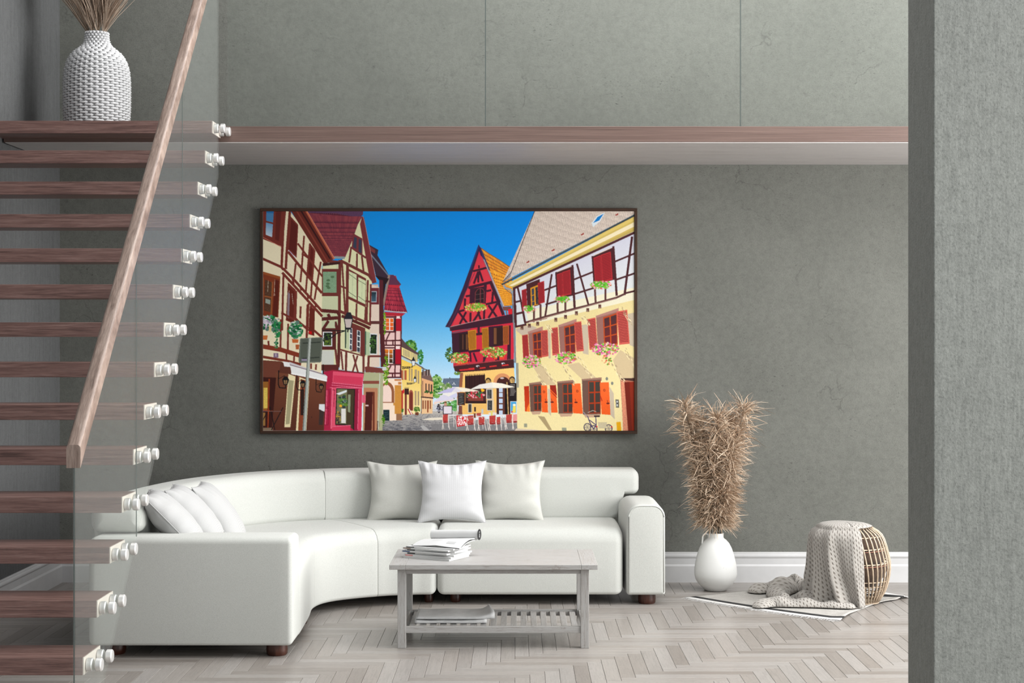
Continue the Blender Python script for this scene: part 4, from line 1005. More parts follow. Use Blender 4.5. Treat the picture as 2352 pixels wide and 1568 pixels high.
    rc('B', (60, 34, 30), 815, 690, 830, 800)
    for lx, ly, k in ((385, 890, 1.0), (585, 925, 0.85), (800, 955, 0.75)):
        pg('B', (24, 22, 24), lx-40*k, ly-25*k, lx-15*k, ly-60*k, lx+15*k, ly-60*k, lx+40*k, ly-25*k, lx+22*k, ly+40*k, lx-22*k, ly+40*k); pg('B', (150, 116, 80), lx-24*k, ly-18*k, lx+22*k, ly-18*k, lx+12*k, ly+30*k, lx-14*k, ly+30*k); ln('B', (24, 22, 24), 6*k, lx, ly-20*k, lx, ly+35*k)
        ln('B', (22, 20, 22), 11*k, lx-80*k, ly-130*k, lx-85*k, ly+30*k, lx-70*k, ly+70*k, lx, ly+75*k, lx, ly+40*k); ln('B', (22, 20, 22), 6*k, lx-85*k, ly-30*k, lx-10*k, ly-70*k)
    # back of a road sign on its pole
    pg('B', (86, 92, 82), 562, 388, 800, 374, 818, 385, 800, 655, 785, 668, 545, 672, 535, 655, 552, 400); ln('B', (120, 126, 116), 7, 562, 392, 808, 380, 792, 660, 545, 665, 562, 392); lns('B', (52, 58, 52), 12, (585, 445, 790, 432), (580, 622, 775, 608)); rc('B', (150, 140, 165), 570, 628, 635, 650)
    pg('B', (150, 156, 150), 648, 385, 684, 385, 620, 1460, 580, 1460); ln('B', (190, 196, 190), 12, 670, 390, 606, 1455); ln('B', (110, 116, 110), 8, 652, 390, 586, 1455)
    pg('B', (224, 226, 230), 775, 1150, 840, 1150, 838, 1240, 770, 1210); pg('B', (60, 46, 44), 778, 1210, 830, 1240, 815, 1390, 770, 1390); el('B', (60, 36, 30), 688, 1302, 6, 8)
    # ivy
    bl('G', [(110, 158, 34), (80, 130, 30), (150, 185, 50)], 60, 4, 9, 104, 430, 12, 130); bl('G', [(96, 150, 30), (70, 120, 28), (140, 180, 50)], 130, 4, 10, 116, 920, 24, 150); bl('G', [(96, 150, 30), (60, 110, 28)], 40, 4, 9, 90, 1410, 14, 60)
    rc('G', (206, 208, 212), 78, 880, 118, 915)
    # ---- red gabled house
    RD = (206, 44, 66); RDd = (168, 24, 62); PB = (62, 30, 46)
    tx('C', t_tile((214, 128, 44), (132, 66, 40), (238, 164, 52), 24, 34), 738, 215, 1250, 545, 1262, 1150, 1120, 1165); pg('C', (240, 166, 40), 1100, 770, 1265, 860, 1262, 1000, 1080, 900, var=0.05); tx('C', t_tile((232, 150, 40), (160, 84, 34), (246, 176, 56), 10, 16), 900, 560, 1255, 700, 1262, 1150, 1110, 1150)
    ln('C', (130, 84, 60), 12, 745, 210, 880, 305, 1040, 400, 1250, 545)
    pg('C', RD, 705, 180, 1140, 1310, 1110, 1340, 230, 1500); tx('C', t_grad((180, 24, 72), (216, 60, 72)), 690, 240, 720, 240, 1130, 1310, 280, 1490)
    lns('C', PB, 46, (545, 860, 910, 770), (590, 880, 580, 1110), (820, 800, 800, 1110), (900, 760, 1110, 1300)); lns('C', PB, 34, (620, 590, 830, 535), (705, 600, 700, 770), (720, 590, 775, 750), (700, 600, 630, 790), (500, 1000, 590, 985), (840, 915, 910, 900), (920, 790, 1050, 1100), (940, 930, 930, 1090), (380, 1250, 470, 1225), (830, 1130, 1010, 1090), (485, 1040, 480, 1200))
    lns('C', PB, 34, (575, 1270, 572, 1420), (800, 1180, 795, 1370), (690, 1240, 745, 1390), (720, 1260, 620, 1410), (385, 1260, 520, 1440), (500, 1260, 400, 1450), (870, 1150, 1000, 1330), (1010, 1120, 870, 1350)); rc('C', (40, 16, 36), 703, 490, 722, 540)
    pg('C', PB, 600, 870, 830, 830, 815, 1110, 590, 1110); rc('C', (44, 30, 36), 640, 930, 800, 1110); el('C', (44, 30, 36), 720, 935, 80, 70); lns('C', (112, 48, 56), 16, (655, 930, 648, 1110), (735, 870, 735, 1110), (800, 920, 795, 1110)); lns('C', (120, 90, 90), 6, (660, 975, 790, 950), (655, 1055, 790, 1035)); lns('C', (112, 48, 56), 14, (655, 935, 690, 885, 735, 868, 780, 885, 800, 930))
    pg('C', (44, 38, 82), 705, 155, 745, 215, 800, 400, 740, 330, 710, 240); pg('C', (60, 36, 62), 705, 155, 720, 250, 560, 760, 380, 1250, 240, 1510, 160, 1500, 280, 1280, 450, 860); ln('C', (92, 50, 72), 10, 640, 620, 400, 1130, 210, 1500); lns('C', (30, 60, 130), 14, (715, 170, 660, 320, 570, 570))
    pg('C', (60, 60, 96), 745, 215, 780, 290, 890, 560, 870, 600, 770, 350); ln('C', (180, 168, 176), 20, 790, 400, 900, 660, 1010, 900, 1120, 1170); ln('C', (120, 100, 110), 10, 775, 380, 1110, 1190, 1135, 1300)
    pg('C', (74, 38, 46), 230, 1500, 1150, 1310, 1150, 1360, 300, 1568, 240, 1568); ln('C', (186, 160, 164), 8, 240, 1500, 690, 1395, 1150, 1315); pg('C', (120, 74, 66), 1095, 1170, 1240, 1165, 1230, 1240, 1110, 1230); ln('C', (140, 100, 90), 26, 1160, 1240, 1185, 1390)
    pg('C', (214, 34, 46), 1190, 1210, 1265, 1200, 1265, 1568, 1200, 1568); rc('C', PB, 1180, 1300, 1265, 1325)
    bl('C', [(210, 190, 60), (160, 190, 50), (110, 170, 50), (230, 160, 130), (240, 120, 80), (236, 200, 150), (90, 150, 40)], 200, 7, 16, 655, 1185, 180, 62, 0); bl('C', [(90, 180, 40), (110, 190, 60)], 50, 6, 13, 700, 1150, 110, 44)
    # its lower storey
    pg('D', PB, 232, 110, 232, 20, 640, -90, 1135, -190, 1135, 40)
    pg('D', RD, 235, 60, 1130, -60, 1130, 500, 260, 590); pg('D', PB, 235, 100, 480, 60, 480, 360, 245, 385); pg('D', (46, 28, 30), 340, 105, 470, 90, 470, 340, 345, 350); rc('D', (92, 56, 46), 385, 110, 405, 330); rc('D', (110, 70, 46), 440, 110, 468, 330); ln('D', (116, 74, 92), 18, 240, 90, 500, 30)
    tx('D', t_shut((202, 132, 38), (112, 64, 26), 15), 468, 58, 588, 38, 590, 325, 480, 345); tx('D', t_shut((196, 128, 38), (112, 64, 26), 15), 664, 22, 762, 8, 772, 300, 676, 318); tx('D', t_shut((176, 96, 42), (96, 44, 28), 15), 968, -8, 1056, -20, 1058, 255, 975, 262)
    pg('D', PB, 765, 0, 970, -20, 975, 270, 770, 300); pg('D', (50, 30, 28), 815, 20, 965, 5, 968, 265, 820, 275); rc('D', (120, 76, 50), 840, 20, 880, 250); ln('D', PB, 16, 825, 0, 830, 280)
    lns('D', PB, 34, (590, 110, 670, 100), (480, 360, 640, 340), (620, -20, 625, 90)); lns('D', PB, 26, (500, 370, 510, 500), (550, 380, 595, 500), (395, 470, 395, 540), (480, 480, 440, 540), (720, 440, 690, 510), (840, 450, 880, 480), (905, 430, 905, 480), (1050, 260, 1045, 480), (700, 440, 700, 500)); rc('D', (64, 30, 42), 1060, -20, 1086, 480)
    pg('D', (228, 74, 48), 320, 480, 470, 455, 470, 530, 300, 560); pg('D', (230, 76, 46), 825, 410, 900, 400, 880, 470, 845, 475); pg('D', (226, 70, 46), 920, 400, 1010, 390, 990, 465, 925, 472)
    FL = [(110, 170, 50), (150, 200, 80), (80, 140, 40), (236, 120, 90), (240, 220, 170), (240, 90, 80), (180, 210, 120), (70, 110, 40)]
    bl('D', FL, 230, 6, 15, 330, 450, 150, 75); bl('D', FL, 270, 6, 15, 840, 370, 190, 75, 0); bl('D', [(60, 100, 50), (90, 130, 60), (50, 80, 50)], 60, 8, 18, 195, 400, 50, 110); bl('D', [(90, 130, 50), (120, 150, 70)], 40, 6, 14, 320, 670, 50, 24)
    pg('D', (70, 34, 38), 260, 570, 1130, 470, 1135, 600, 370, 660, 280, 640); ln('D', (130, 84, 80), 7, 265, 560, 720, 505, 1130, 468); ln('D', (206, 50, 52), 20, 350, 625, 560, 608); ln('D', (206, 50, 52), 18, 480, 605, 560, 598); lns('D', (212, 50, 50), 18, (640, 598, 720, 588), (780, 575, 880, 562), (960, 558, 1050, 548))
    for x, y in ((610, 568), (975, 530)): el('D', (210, 210, 220), x, y, 26, 14); el('D', (40, 34, 40), x+10, y+6, 14, 8)
    # its ground floor
    pg('D', (242, 196, 116), 360, 655, 720, 630, 1130, 590, 1140, 720, 1120, 1260, 385, 1260, 345, 880); tx('D', t_grad((244, 200, 120), (236, 186, 106)), 400, 660, 1110, 600, 1110, 1260, 390, 1260); pg('D', (150, 90, 66), 355, 665, 400, 660, 385, 870, 340, 870); pg('D', (120, 70, 60), 335, 1130, 385, 1140, 388, 1260, 330, 1260)
    el('D', (214, 146, 100), 965, 800, 130, 130); el('D', (72, 36, 34), 975, 805, 92, 85); rc('D', (58, 30, 30), 880, 800, 1075, 1260); rc('D', (94, 52, 42), 905, 830, 1000, 1260); el('D', (206, 190, 190), 960, 740, 30, 12)
    for y in (880, 950, 1035, 1118, 1205): rc('D', (190, 206, 230), 915, y, 968, y+62)
    rc('D', (26, 18, 20), 1000, 880, 1040, 1260); pg('D', (62, 34, 34), 425, 710, 715, 690, 718, 880, 428, 880)
    for x in range(440, 715, 24): ln('D', (30, 20, 22), 8, x, 690-(x-440)*0.06, x, 880)
    for x, y in ((760, 790), (1105, 770)): el('D', (40, 24, 26), x, y, 44, 56); el('D', (232, 190, 116), x, y+8, 34, 46); lns('D', (40, 24, 26), 6, (x-24, y+50, x-10, y-45), (x, y+50, x+4, y-45), (x+20, y+50, x+16, y-40))
    rc('D', (226, 184, 110), 720, 850, 830, 960); rc('D', (70, 40, 38), 430, 880, 730, 1090); bl('D', [(190, 20, 40), (210, 40, 60), (40, 90, 50), (60, 120, 70), (30, 70, 44), (230, 160, 170)], 150, 7, 18, 575, 985, 130, 60); bl('D', [(240, 180, 40)], 12, 8, 16, 680, 905, 26, 26); rc('D', (130, 64, 52), 470, 1025, 690, 1065); rc('D', (52, 30, 32), 430, 1065, 735, 1105)
    bl('D', [(60, 130, 60), (90, 160, 80), (120, 180, 110)], 50, 8, 20, 275, 1130, 40, 90)
    def board(x0, y0, x1, y1, fr, inn, nl):
        rc('D', fr, x0, y0, x1, y1); rc('D', inn, x0+10, y0+10, x1-10, y1-10)
        for i in range(nl):
            y = y0+22+(y1-y0-44)*i/max(1, nl-1); ln('D', (126, 124, 120), 5, x0+20, y, x1-20-RG.uniform(0, 0.3)*(x1-x0-40), y-2)
    board(315, 945, 428, 1130, (130, 70, 40), (46, 44, 46), 9); board(735, 895, 818, 1042, (200, 196, 196), (52, 52, 54), 9); board(742, 1050, 825, 1208, (196, 192, 192), (40, 40, 42), 9); rc('D', (34, 28, 30), 1062, 810, 1170, 1250)
    for i in range(9): ln('D', (190, 186, 180), 6, 1078, 835+i*19, 1160-RG.uniform(0, 30), 832+i*19)
    rc('D', (220, 220, 226), 1078, 1072, 1172, 1250); rc('D', (70, 160, 214), 1086, 1080, 1164, 1240); pg('D', (238, 214, 90), 1118, 1140, 1155, 1120, 1158, 1235, 1108, 1235); el('D', (246, 240, 220), 1135, 1125, 22, 16); rc('D', (206, 60, 70), 1090, 1215, 1112, 1235)
    board(108, 1135, 245, 1262, (40, 36, 44), (226, 216, 226), 0); board(468, 1105, 528, 1240, (210, 200, 180), (70, 64, 62), 0)
    # people walking far off
    el('D', (50, 34, 40), 48, 1125, 16, 16); pg('D', (44, 36, 46), 22, 1135, 78, 1135, 72, 1200, 62, 1240, 40, 1240, 30, 1190); bl('D', [(120, 120, 140), (90, 90, 110), (190, 190, 200)], 26, 6, 14, 50, 1180, 60, 40); el('D', (120, 50, 46), 145, 1085, 12, 13); rc('D', (200, 150, 130), 125, 1098, 165, 1140)
    # cafe umbrellas
    WU = (232, 228, 222)
    for x, y0, y1 in ((310, 930, 1260), (60, 1070, 1130)): ln('D', (206, 190, 170), 13, x, y0, x+6, y1)
    pg('D', (206, 206, 232), 170, 1015, 305, 950, 320, 985, 300, 1030); pg('D', (216, 212, 232), -20, 1080, 70, 1000, 120, 975, 180, 1000, 285, 1040, 260, 1065, 60, 1075, -20, 1115); pg('D', (236, 212, 200), -20, 1085, 60, 1072, 250, 1050, 285, 1042, 240, 1072, 140, 1075, 60, 1095, -20, 1120)
    pg('D', (222, 218, 226), 20, 960, 140, 905, 290, 868, 430, 880, 640, 925, 400, 935, 200, 940, 60, 970); pg('D', (240, 230, 212), 290, 868, 430, 880, 640, 925, 400, 938); pg('D', (190, 186, 226), 20, 962, 140, 905, 290, 868, 230, 945)
    ln('D', (216, 196, 166), 15, 820, 880, 850, 1275); ln('D', (206, 170, 110), 14, 1030, 800, 1050, 1260)
    pg('D', WU, 495, 905, 640, 830, 815, 800, 960, 815, 1145, 868, 1000, 880, 820, 882, 640, 890); pg('D', (242, 236, 222), 815, 800, 960, 815, 1145, 868, 1000, 880, 830, 884); ln('D', (190, 184, 176), 5, 500, 903, 640, 890, 820, 884, 1000, 882, 1140, 870)
    # tables and chairs
    pg('D', (150, 146, 146), 90, 1380, 1200, 1290, 1300, 1480, 60, 1500); rc('D', (128, 126, 128), -60, 1400, 1180, 1500, var=0.08)
    for x, y, w_ in ((130, 1262, 190), (470, 1290, 300), (760, 1235, 130), (920, 1265, 110)):
        el('D', (226, 220, 222), x+w_/2, y+10, w_/2, 11); ln('D', (206, 200, 200), 9, x+w_*0.35, y+15, x+w_*0.3, y+190); ln('D', (206, 200, 200), 9, x+w_*0.68, y+15, x+w_*0.72, y+180)
    pg('D', (206, 30, 40), 302, 1275, 455, 1290, 445, 1420, 310, 1440)
    for _ in range(60): el('D', (240, 220, 220), RG.uniform(312, 445), RG.uniform(1290, 1420), 8, 10)
    def chair(x, y, w_, h_, cb=(178, 56, 54), flip=1):
        pg('D', cb, x, y, x+w_, y-6, x+w_*0.94, y+h_*0.52, x+w_*0.04, y+h_*0.56); lns('D', (226, 216, 208), 9, (x, y, x-4*flip, y+h_*0.6, x+w_*0.2, y+h_*1.2), (x+w_, y, x+w_*0.98, y+h_*0.55, x+w_*1.25, y+h_*1.25), (x, y+h_*0.58, x+w_, y+h_*0.56), (x+w_*0.1, y+h_*0.6, x-w_*0.1, y+h_*1.25)); pg('D', (150, 44, 44), x+4, y+h_*0.56, x+w_, y+h_*0.54, x+w_*0.9, y+h_*0.68, x+w_*0.1, y+h_*0.7)
        for i in range(4): ln('D', (214, 110, 100), 2.5, x+6, y+10+i*h_*0.12, x+w_-6, y+5+i*h_*0.12)
    chair(105, 1265, 80, 170); chair(455, 1300, 100, 160); chair(620, 1300, 90, 160); chair(590, 1245, 70, 60, (150, 40, 44)); chair(880, 1300, 60, 150); chair(775, 1280, 95, 180); chair(1015, 1265, 90, 170); chair(1115, 1262, 66, 170, (226, 150, 150)); chair(460, 1280, 90, 60, (160, 44, 48))
    ln('D', (206, 196, 190), 10, 205, 1310, 260, 1300, 290, 1350, 308, 1470); ln('D', (206, 196, 190), 10, 960, 1290, 990, 1350, 1015, 1480); ln('D', (206, 196, 190), 10, 700, 1300, 745, 1350, 760, 1480)
    for x, y, c in ((570, 1180, (60, 40, 40)), (675, 1210, (190, 196, 200)), (810, 1240, (220, 210, 120)), (565, 1270, (120, 60, 40))): rc('D', c, x-12, y-26, x+14, y+40)
    # ---- big cream house on the right
    tx('N', t_grad((206, 206, 222), (218, 222, 220)), 1178, 659, 1460, 528, 1460, 680, 1184, 754)
    tx('N', t_grad((226, 208, 150), (236, 220, 166), 1, 0.02), 1184, 750, 1460, 672, 1460, 995, 1188, 995); pg('F', (196, 178, 160), 80, 285, 235, 240, 330, 270, 240, 345, 150, 365, 85, 310)
    pg('F', (232, 226, 200), 200, 70, 1500, -210, 1500, -60, 950, 70, 440, 190, 230, 225)
    tx('E', t_tile((216, 202, 190), (116, 92, 84), (232, 218, 206), 120, 62), 455, 80, 2205, -820, 1780, 130, 25, 1032); pg('E', (150, 140, 140), 30, 1020, 140, 912, 130, 960, 60, 1020)
    ln('E', (44, 40, 46), 8, 455, 80, 300, 480, 140, 900, 25, 1030)
    for x, y in ((1545, 128), (1085, 390), (695, 602), (358, 760)): pg('E', (150, 52, 44), x-24, y+14, x+20, y-16, x+24, y+4, x-4, y+20)
    pg('E', (216, 226, 232), 1210, 245, 1285, 150, 1390, 105, 1330, 215, 1230, 300); pg('E', (16, 120, 196), 1232, 245, 1290, 165, 1372, 122, 1312, 212)
    pg('E', (206, 180, 96), 60, 1066, 1785, 150, 1785, 352, 165, 1105); pg('E', (240, 226, 190), 110, 1078, 1785, 230, 1785, 290, 160, 1090); pg('E', (190, 166, 90), 140, 1094, 1785, 318, 1785, 352, 168, 1106); pg('E', (222, 196, 110), 70, 1060, 1785, 160, 1785, 205, 90, 1070); ln('E', (54, 66, 74), 24, 15, 1064, 660, 722, 1785, 142); ln('E', (120, 130, 134), 5, 30, 1048, 1780, 130)
    ln('E', (150, 156, 166), 26, 40, 1075, 60, 1110, 130, 1130, 165, 1200, 172, 1568); ln('E', (92, 96, 106), 8, 55, 1120, 150, 1190, 162, 1568); ln('F', (128, 132, 140), 24, 52, 0, 62, 480, 70, 690); ln('F', (150, 146, 130), 30, 92, 700, 98, 985)
    TB = (74, 36, 40)
    lns('E', TB, 30, (170, 1118, 1785, 372), (178, 1110, 195, 1568), (740, 905, 760, 1240), (955, 810, 985, 1390), (1225, 690, 1250, 1050), (1500, 560, 1545, 1210), (1750, 430, 1650, 1200)); lns('E', TB, 24, (225, 1100, 270, 1290, 320, 1560), (680, 930, 640, 1180, 590, 1500), (1015, 790, 1100, 1090, 1170, 1340), (190, 1300, 270, 1280), (200, 1460, 310, 1430), (580, 1140, 740, 1080), (600, 1330, 745, 1285), (970, 1000, 1235, 895), (985, 1190, 1240, 1110), (1520, 760, 1785, 650), (1540, 1000, 1785, 915), (1660, 1180, 1785, 1150))
    lns('E', (92, 56, 54), 26, (340, 1568, 600, 1490, 985, 1385, 1170, 1340, 1540, 1240, 1650, 1190), (445, 1400, 440, 1560), (530, 1330, 530, 1540), (755, 1310, 760, 1450), (860, 1290, 862, 1440), (1255, 1130, 1265, 1310), (1395, 1110, 1395, 1270)); lns('F', TB, 24, (75, 262, 200, 235), (70, 110, 160, 90), (165, 90, 190, 220), (70, 0, 78, 265))
    ln('E', (150, 118, 110), 12, 610, 1500, 985, 1400, 1540, 1250); ln('F', (160, 120, 112), 12, 240, 205, 450, 160)
    # openings in the half-timbered storey
    pg('E', TB, 340, 1060, 520, 990, 530, 1330, 355, 1390); pg('E', (206, 140, 40), 395, 1110, 492, 1070, 500, 1330, 405, 1360); pg('E', (58, 66, 82), 412, 1125, 442, 1112, 450, 1335, 420, 1345); pg('E', (48, 44, 56), 462, 1105, 490, 1094, 498, 1320, 470, 1330); lns('E', (206, 140, 40), 8, (412, 1215, 445, 1200), (415, 1295, 447, 1285))
    RS = (172, 44, 50); RSd = (104, 26, 34)
    pg('E', TB, 735, 900, 955, 810, 965, 1210, 755, 1260); pg('E', TB, 1225, 690, 1500, 570, 1515, 1000, 1250, 1070)
    tx('E', t_shut(RS, RSd, 17), 278, 1140, 342, 1118, 352, 1390, 288, 1425); tx('E', t_shut(RS, RSd, 17), 492, 1045, 578, 1015, 588, 1300, 508, 1328)
    tx('E', t_shut(RS, RSd, 18), 748, 930, 816, 905, 830, 1215, 762, 1238); tx('E', t_shut(RS, RSd, 18), 818, 900, 925, 865, 942, 1195, 832, 1218); tx('E', t_shut(RS, RSd, 18), 1236, 710, 1330, 672, 1352, 1035, 1258, 1068); tx('E', t_shut(RS, RSd, 18), 1332, 670, 1466, 625, 1492, 1000, 1356, 1040)
    lns('E', (222, 206, 190), 9, (750, 895, 942, 822), (1238, 680, 1476, 572))
    FLP = [(120, 190, 60), (90, 160, 50), (150, 200, 90), (236, 160, 190), (220, 120, 160), (240, 190, 190), (190, 110, 60)]
    for x, y, rx, ry in ((385, 1390, 85, 48), (815, 1260, 100, 42), (1340, 1070, 145, 52)): bl('E', FLP, int(rx*1.0), 7, 16, x, y, rx, ry); bl('E', [(100, 190, 50), (80, 160, 40)], int(rx*0.4), 6, 14, x, y-5, rx*0.6, ry*0.7)
    # wooden corbels
    for x, y in ((240, 250), (340, 225), (556, 178), (675, 145), (805, 100), (940, 62), (1085, 20), (150, 275)): rc('F', (96, 60, 52), x-18, y-24, x+16, y+22); rc('F', (150, 120, 104), x-12, y+4, x+8, y+20)
    # middle and lower windows with shutters
    SC = (204, 92, 80); SD = (120, 30, 38)
    SHW = (196, 180, 158)
    for q in ((255, 700, 370, 690, 560, 960, 420, 960), (690, 720, 830, 690, 1060, 890, 880, 900), (1240, 660, 1330, 540, 1500, 640, 1500, 880, 1320, 890)): pg('F', (206, 184, 146), *q)
    for q in ((462, 310, 495, 330, 495, 640, 470, 640), (868, 240, 950, 232, 948, 598, 880, 580), (1418, 110, 1500, 90, 1500, 505, 1440, 480), (460, 1000, 500, 1020, 498, 1330, 465, 1290), (1200, 980, 1250, 1060, 1262, 1370, 1210, 1320), (870, 960, 890, 980, 890, 1280, 878, 1300)): pg('F', SHW, *q)
    for i, (x0, y0, x1, y1, hh) in enumerate(((225, 340, 380, 305, 330), (590, 262, 785, 215, 365), (1040, 150, 1290, 85, 390))):
        pg('F', (176, 128, 118), x0-5, y0-18, x1+20, y0-18-(y0-y1)-30, x1+20, y1, x0, y0+10); pg('F', (150, 104, 96), x0, y0+6, x1, y1-4, x1+10, y1+hh, x0+20, y0+hh-25)
        xa = x0+(x1-x0)*0.33; pg('F', (176, 66, 28), xa, y0, x1, y1+10, x1+8, y1+hh-5, xa+14, y0+hh-35)
        tx('F', t_win((190, 76, 30), (70, 46, 50), 2, 3, 0.10, (120, 40, 44)), xa+6, y0+10, x1, y1+20, x1+8, y1+hh-10, xa+18, y0+hh-45)
    for q, n in (((150, 365, 220, 352, 238, 640, 165, 655), 17), ((376, 308, 458, 298, 468, 615, 388, 628), 18), ((498, 278, 580, 265, 598, 590, 515, 608), 18), ((775, 208, 862, 196, 892, 552, 802, 562), 20), ((932, 172, 1032, 150, 1058, 520, 962, 540), 20), ((1283, 80, 1412, 58, 1442, 465, 1318, 478), 21)): tx('F', t_shut(SC if q[0] != 150 else (178, 60, 54), SD, n), *q)
    bl('F', FLP+[(226, 100, 160), (80, 140, 40)], 190, 7, 15, 265, 680, 105, 78); bl('F', FLP+[(226, 100, 160), (80, 140, 40)], 200, 7, 15, 675, 635, 130, 72); bl('F', FLP+[(226, 90, 170), (210, 70, 150), (80, 140, 40)], 240, 7, 15, 1150, 530, 160, 82); bl('F', [(90, 150, 50), (210, 90, 60)], 30, 6, 12, 1165, 660, 60, 60)
    OR = (232, 92, 34)
    for x0, y0, x1, y1 in ((238, 948, 385, 1275), (575, 930, 760, 1300), (870, 900, 1095, 1310)):
        pg('F', (150, 112, 98), x0-6, y0-10, x1+10, y0-32, x1+10, y0+10, x0, y0+14); pg('F', (106, 78, 68), x0, y0+8, x1, y0-5, x1, y1, x0+14, y1+4); xa = x0+(x1-x0)*0.34
        tx('F', t_win((168, 58, 26), (62, 60, 54), 2, 3, 0.11, (70, 50, 44)), xa, y0+18, x1, y0+10, x1, y1-12, xa+8, y1-8); pg('F', (192, 158, 132), x0+20, y1+2, x1, y1, x1-20, y1+35, x0+40, y1+40)
    tx('F', t_grad((176, 48, 24), (206, 66, 24)), 175, 975, 234, 972, 246, 1280, 186, 1276); pg('F', (240, 130, 50), 212, 1235, 242, 1170, 246, 1280, 205, 1278)
    for q in ((378, 965, 450, 962, 462, 1290, 390, 1285), (484, 962, 556, 960, 578, 1290, 502, 1292), (748, 945, 850, 940, 880, 1305, 765, 1298), (1083, 930, 1192, 926, 1212, 1318, 1105, 1310)):
        tx('F', t_grad((236, 102, 46), OR, 1, 0.03), *q)
    pg('F', (150, 40, 26), 484, 962, 556, 960, 572, 1090, 490, 1010); lns('F', (170, 50, 30), 10, (495, 1030, 540, 1085), (520, 1060, 570, 1110), (1090, 1090, 1112, 1150))
    for x, y in ((414, 1042), (813, 1033), (1138, 1022)): el('F', (90, 34, 30), x, y, 13, 15); el('F', OR, x, y, 8, 10)
    for x, y in ((440, 1165), (512, 1165), (798, 1168), (1182, 1180)): el('F', (80, 26, 30), x, y, 20, 9); ln('F', (110, 34, 30), 5, x-10, y-40, x+2, y)
    # wall lamp bits, entry phone, door
    for x, y in ((1168, 885), (1232, 940)): el('F', (124, 126, 118), x, y, 15, 20)
    pg('F', (176, 110, 86), 1330, 890, 1500, 880, 1500, 925, 1380, 930, 1425, 1510, 1365, 1510); pg('F', (214, 140, 110), 1340, 920, 1375, 920, 1420, 1510, 1362, 1510, var=0.12); pg('F', (132, 40, 22), 1378, 925, 1500, 920, 1500, 1510, 1425, 1510); pg('F', (110, 34, 22), 1380, 925, 1440, 925, 1470, 1510, 1425, 1510); pg('F', (70, 44, 40), 1330, 880, 1500, 876, 1500, 915, 1335, 895)
    pg('F', (96, 92, 84), 1272, 1132, 1312, 1135, 1316, 1232, 1278, 1230); rc('F', (196, 200, 200), 1284, 1150, 1302, 1215); el('F', (30, 30, 30), 1293, 1180, 8, 10)
    # shadows of shutters and flowers printed on the plaster
    for (x, y, L_) in ((380, 690, 190), (640, 720, 190), (820, 610, 230), (1220, 680, 190), (1370, 520, 190), (330, 830, 120), (880, 130, 90), (440, 230, 80), (1330, 20, 170)):
        for _ in range(26):
            t = RG.uniform(0, 1); xx_ = x+t*L_*0.75+RG.uniform(-24, 24); yy_ = y+t*L_*1.15+RG.uniform(-14, 14); ln('F', (236, 222, 180) if RG.rand() < 0.5 else (170, 148, 116), 6, xx_, yy_, xx_+14, yy_+22)
    pg('F', (170, 150, 110), 340, 1330, 420, 1340, 510, 1500, 470, 1500); rc('F', (150, 150, 130), 175, 1422, 212, 1466); pg('F', (150, 152, 132), 628, 1470, 682, 1470, 685, 1510, 632, 1510); pg('F', (228, 166, 22), 1282, 1405, 1335, 1400, 1342, 1510, 1290, 1510); pg('F', (206, 190, 170), 80, 1480, 300, 1495, 420, 1510, 60, 1510)
    # bicycle
    for x, y in ((935, 1465), (1010, 1490), (1190, 1480)):
        el('F', (60, 50, 80), x, y, 46, 50); el('F', (214, 200, 160), x, y, 36, 41)
        for k in range(6): ln('F', (120, 110, 110), 2, x+36*math.cos(k), y+40*math.sin(k), x-36*math.cos(k), y-40*math.sin(k))
    lns('F', (62, 50, 100), 10, (885, 1290, 940, 1340, 960, 1400, 1010, 1490), (960, 1380, 1040, 1440), (1035, 1340, 1040, 1440, 1010, 1490)); lns('F', (176, 170, 160), 7, (890, 1285, 930, 1335), (940, 1290, 1000, 1265, 1040, 1280)); rc('F', (50, 40, 44), 1015, 1325, 1085, 1342)
    tx('F', t_win((206, 200, 180), (196, 180, 140), 8, 5, 0.12), 1060, 1405, 1170, 1405, 1160, 1480, 1070, 1480); el('F', (206, 30, 40), 1048, 1458, 9, 10); el('F', (206, 30, 40), 1226, 1462, 9, 10)
draw_print()
CV = np.clip(CV, 0, 255)
CV *= (1+0.018*RG.randn(CV.shape[0], CV.shape[1], 1))
IMG = np.clip(CV.reshape(PHT, SS, PWD, SS, 3).mean((1, 3)), 0, 255)

fp = thing('framed_picture', (-0.45, 10.545, 0.99), 'large framed colour photograph of half-timbered houses hanging on the back wall', 'picture')
M['frame'] = m_wood('dark_brown_frame', (0.022, 0.008, 0.003), (0.042, 0.016, 0.006), (0.070, 0.026, 0.010), (1.5, 20, 20), 0.4, 0.4)
M['frame_z'] = m_wood('dark_brown_frame_upright', (0.022, 0.008, 0.003), (0.042, 0.016, 0.006), (0.070, 0.026, 0.010), (20, 20, 1.5), 0.4, 0.4)
SF = 346.3; YFR = F/SF
fx0, fx1 = (597-1186)/SF, (1464-1186)/SF; fz1, fz0 = H-(478-772)/SF, H-(996-772)/SF
ix0, ix1 = (604-1186)/SF, (1457-1186)/SF; iz1, iz0 = H-(485-772)/SF, H-(989-772)/SF
YW = 10.578
mk('frame_rail', box(fx0, fx1, YFR, YW, iz1, fz1, 0.0015, 1), M['frame'], fp)
mk('frame_rail', box(fx0, fx1, YFR, YW, fz0, iz0, 0.0015, 1), M['frame'], fp)
mk('frame_rail', box(fx0, ix0, YFR, YW, iz0, iz1, 0.0015, 1), M['frame_z'], fp)
mk('frame_rail', box(ix1, fx1, YFR, YW, iz0, iz1, 0.0015, 1), M['frame_z'], fp)
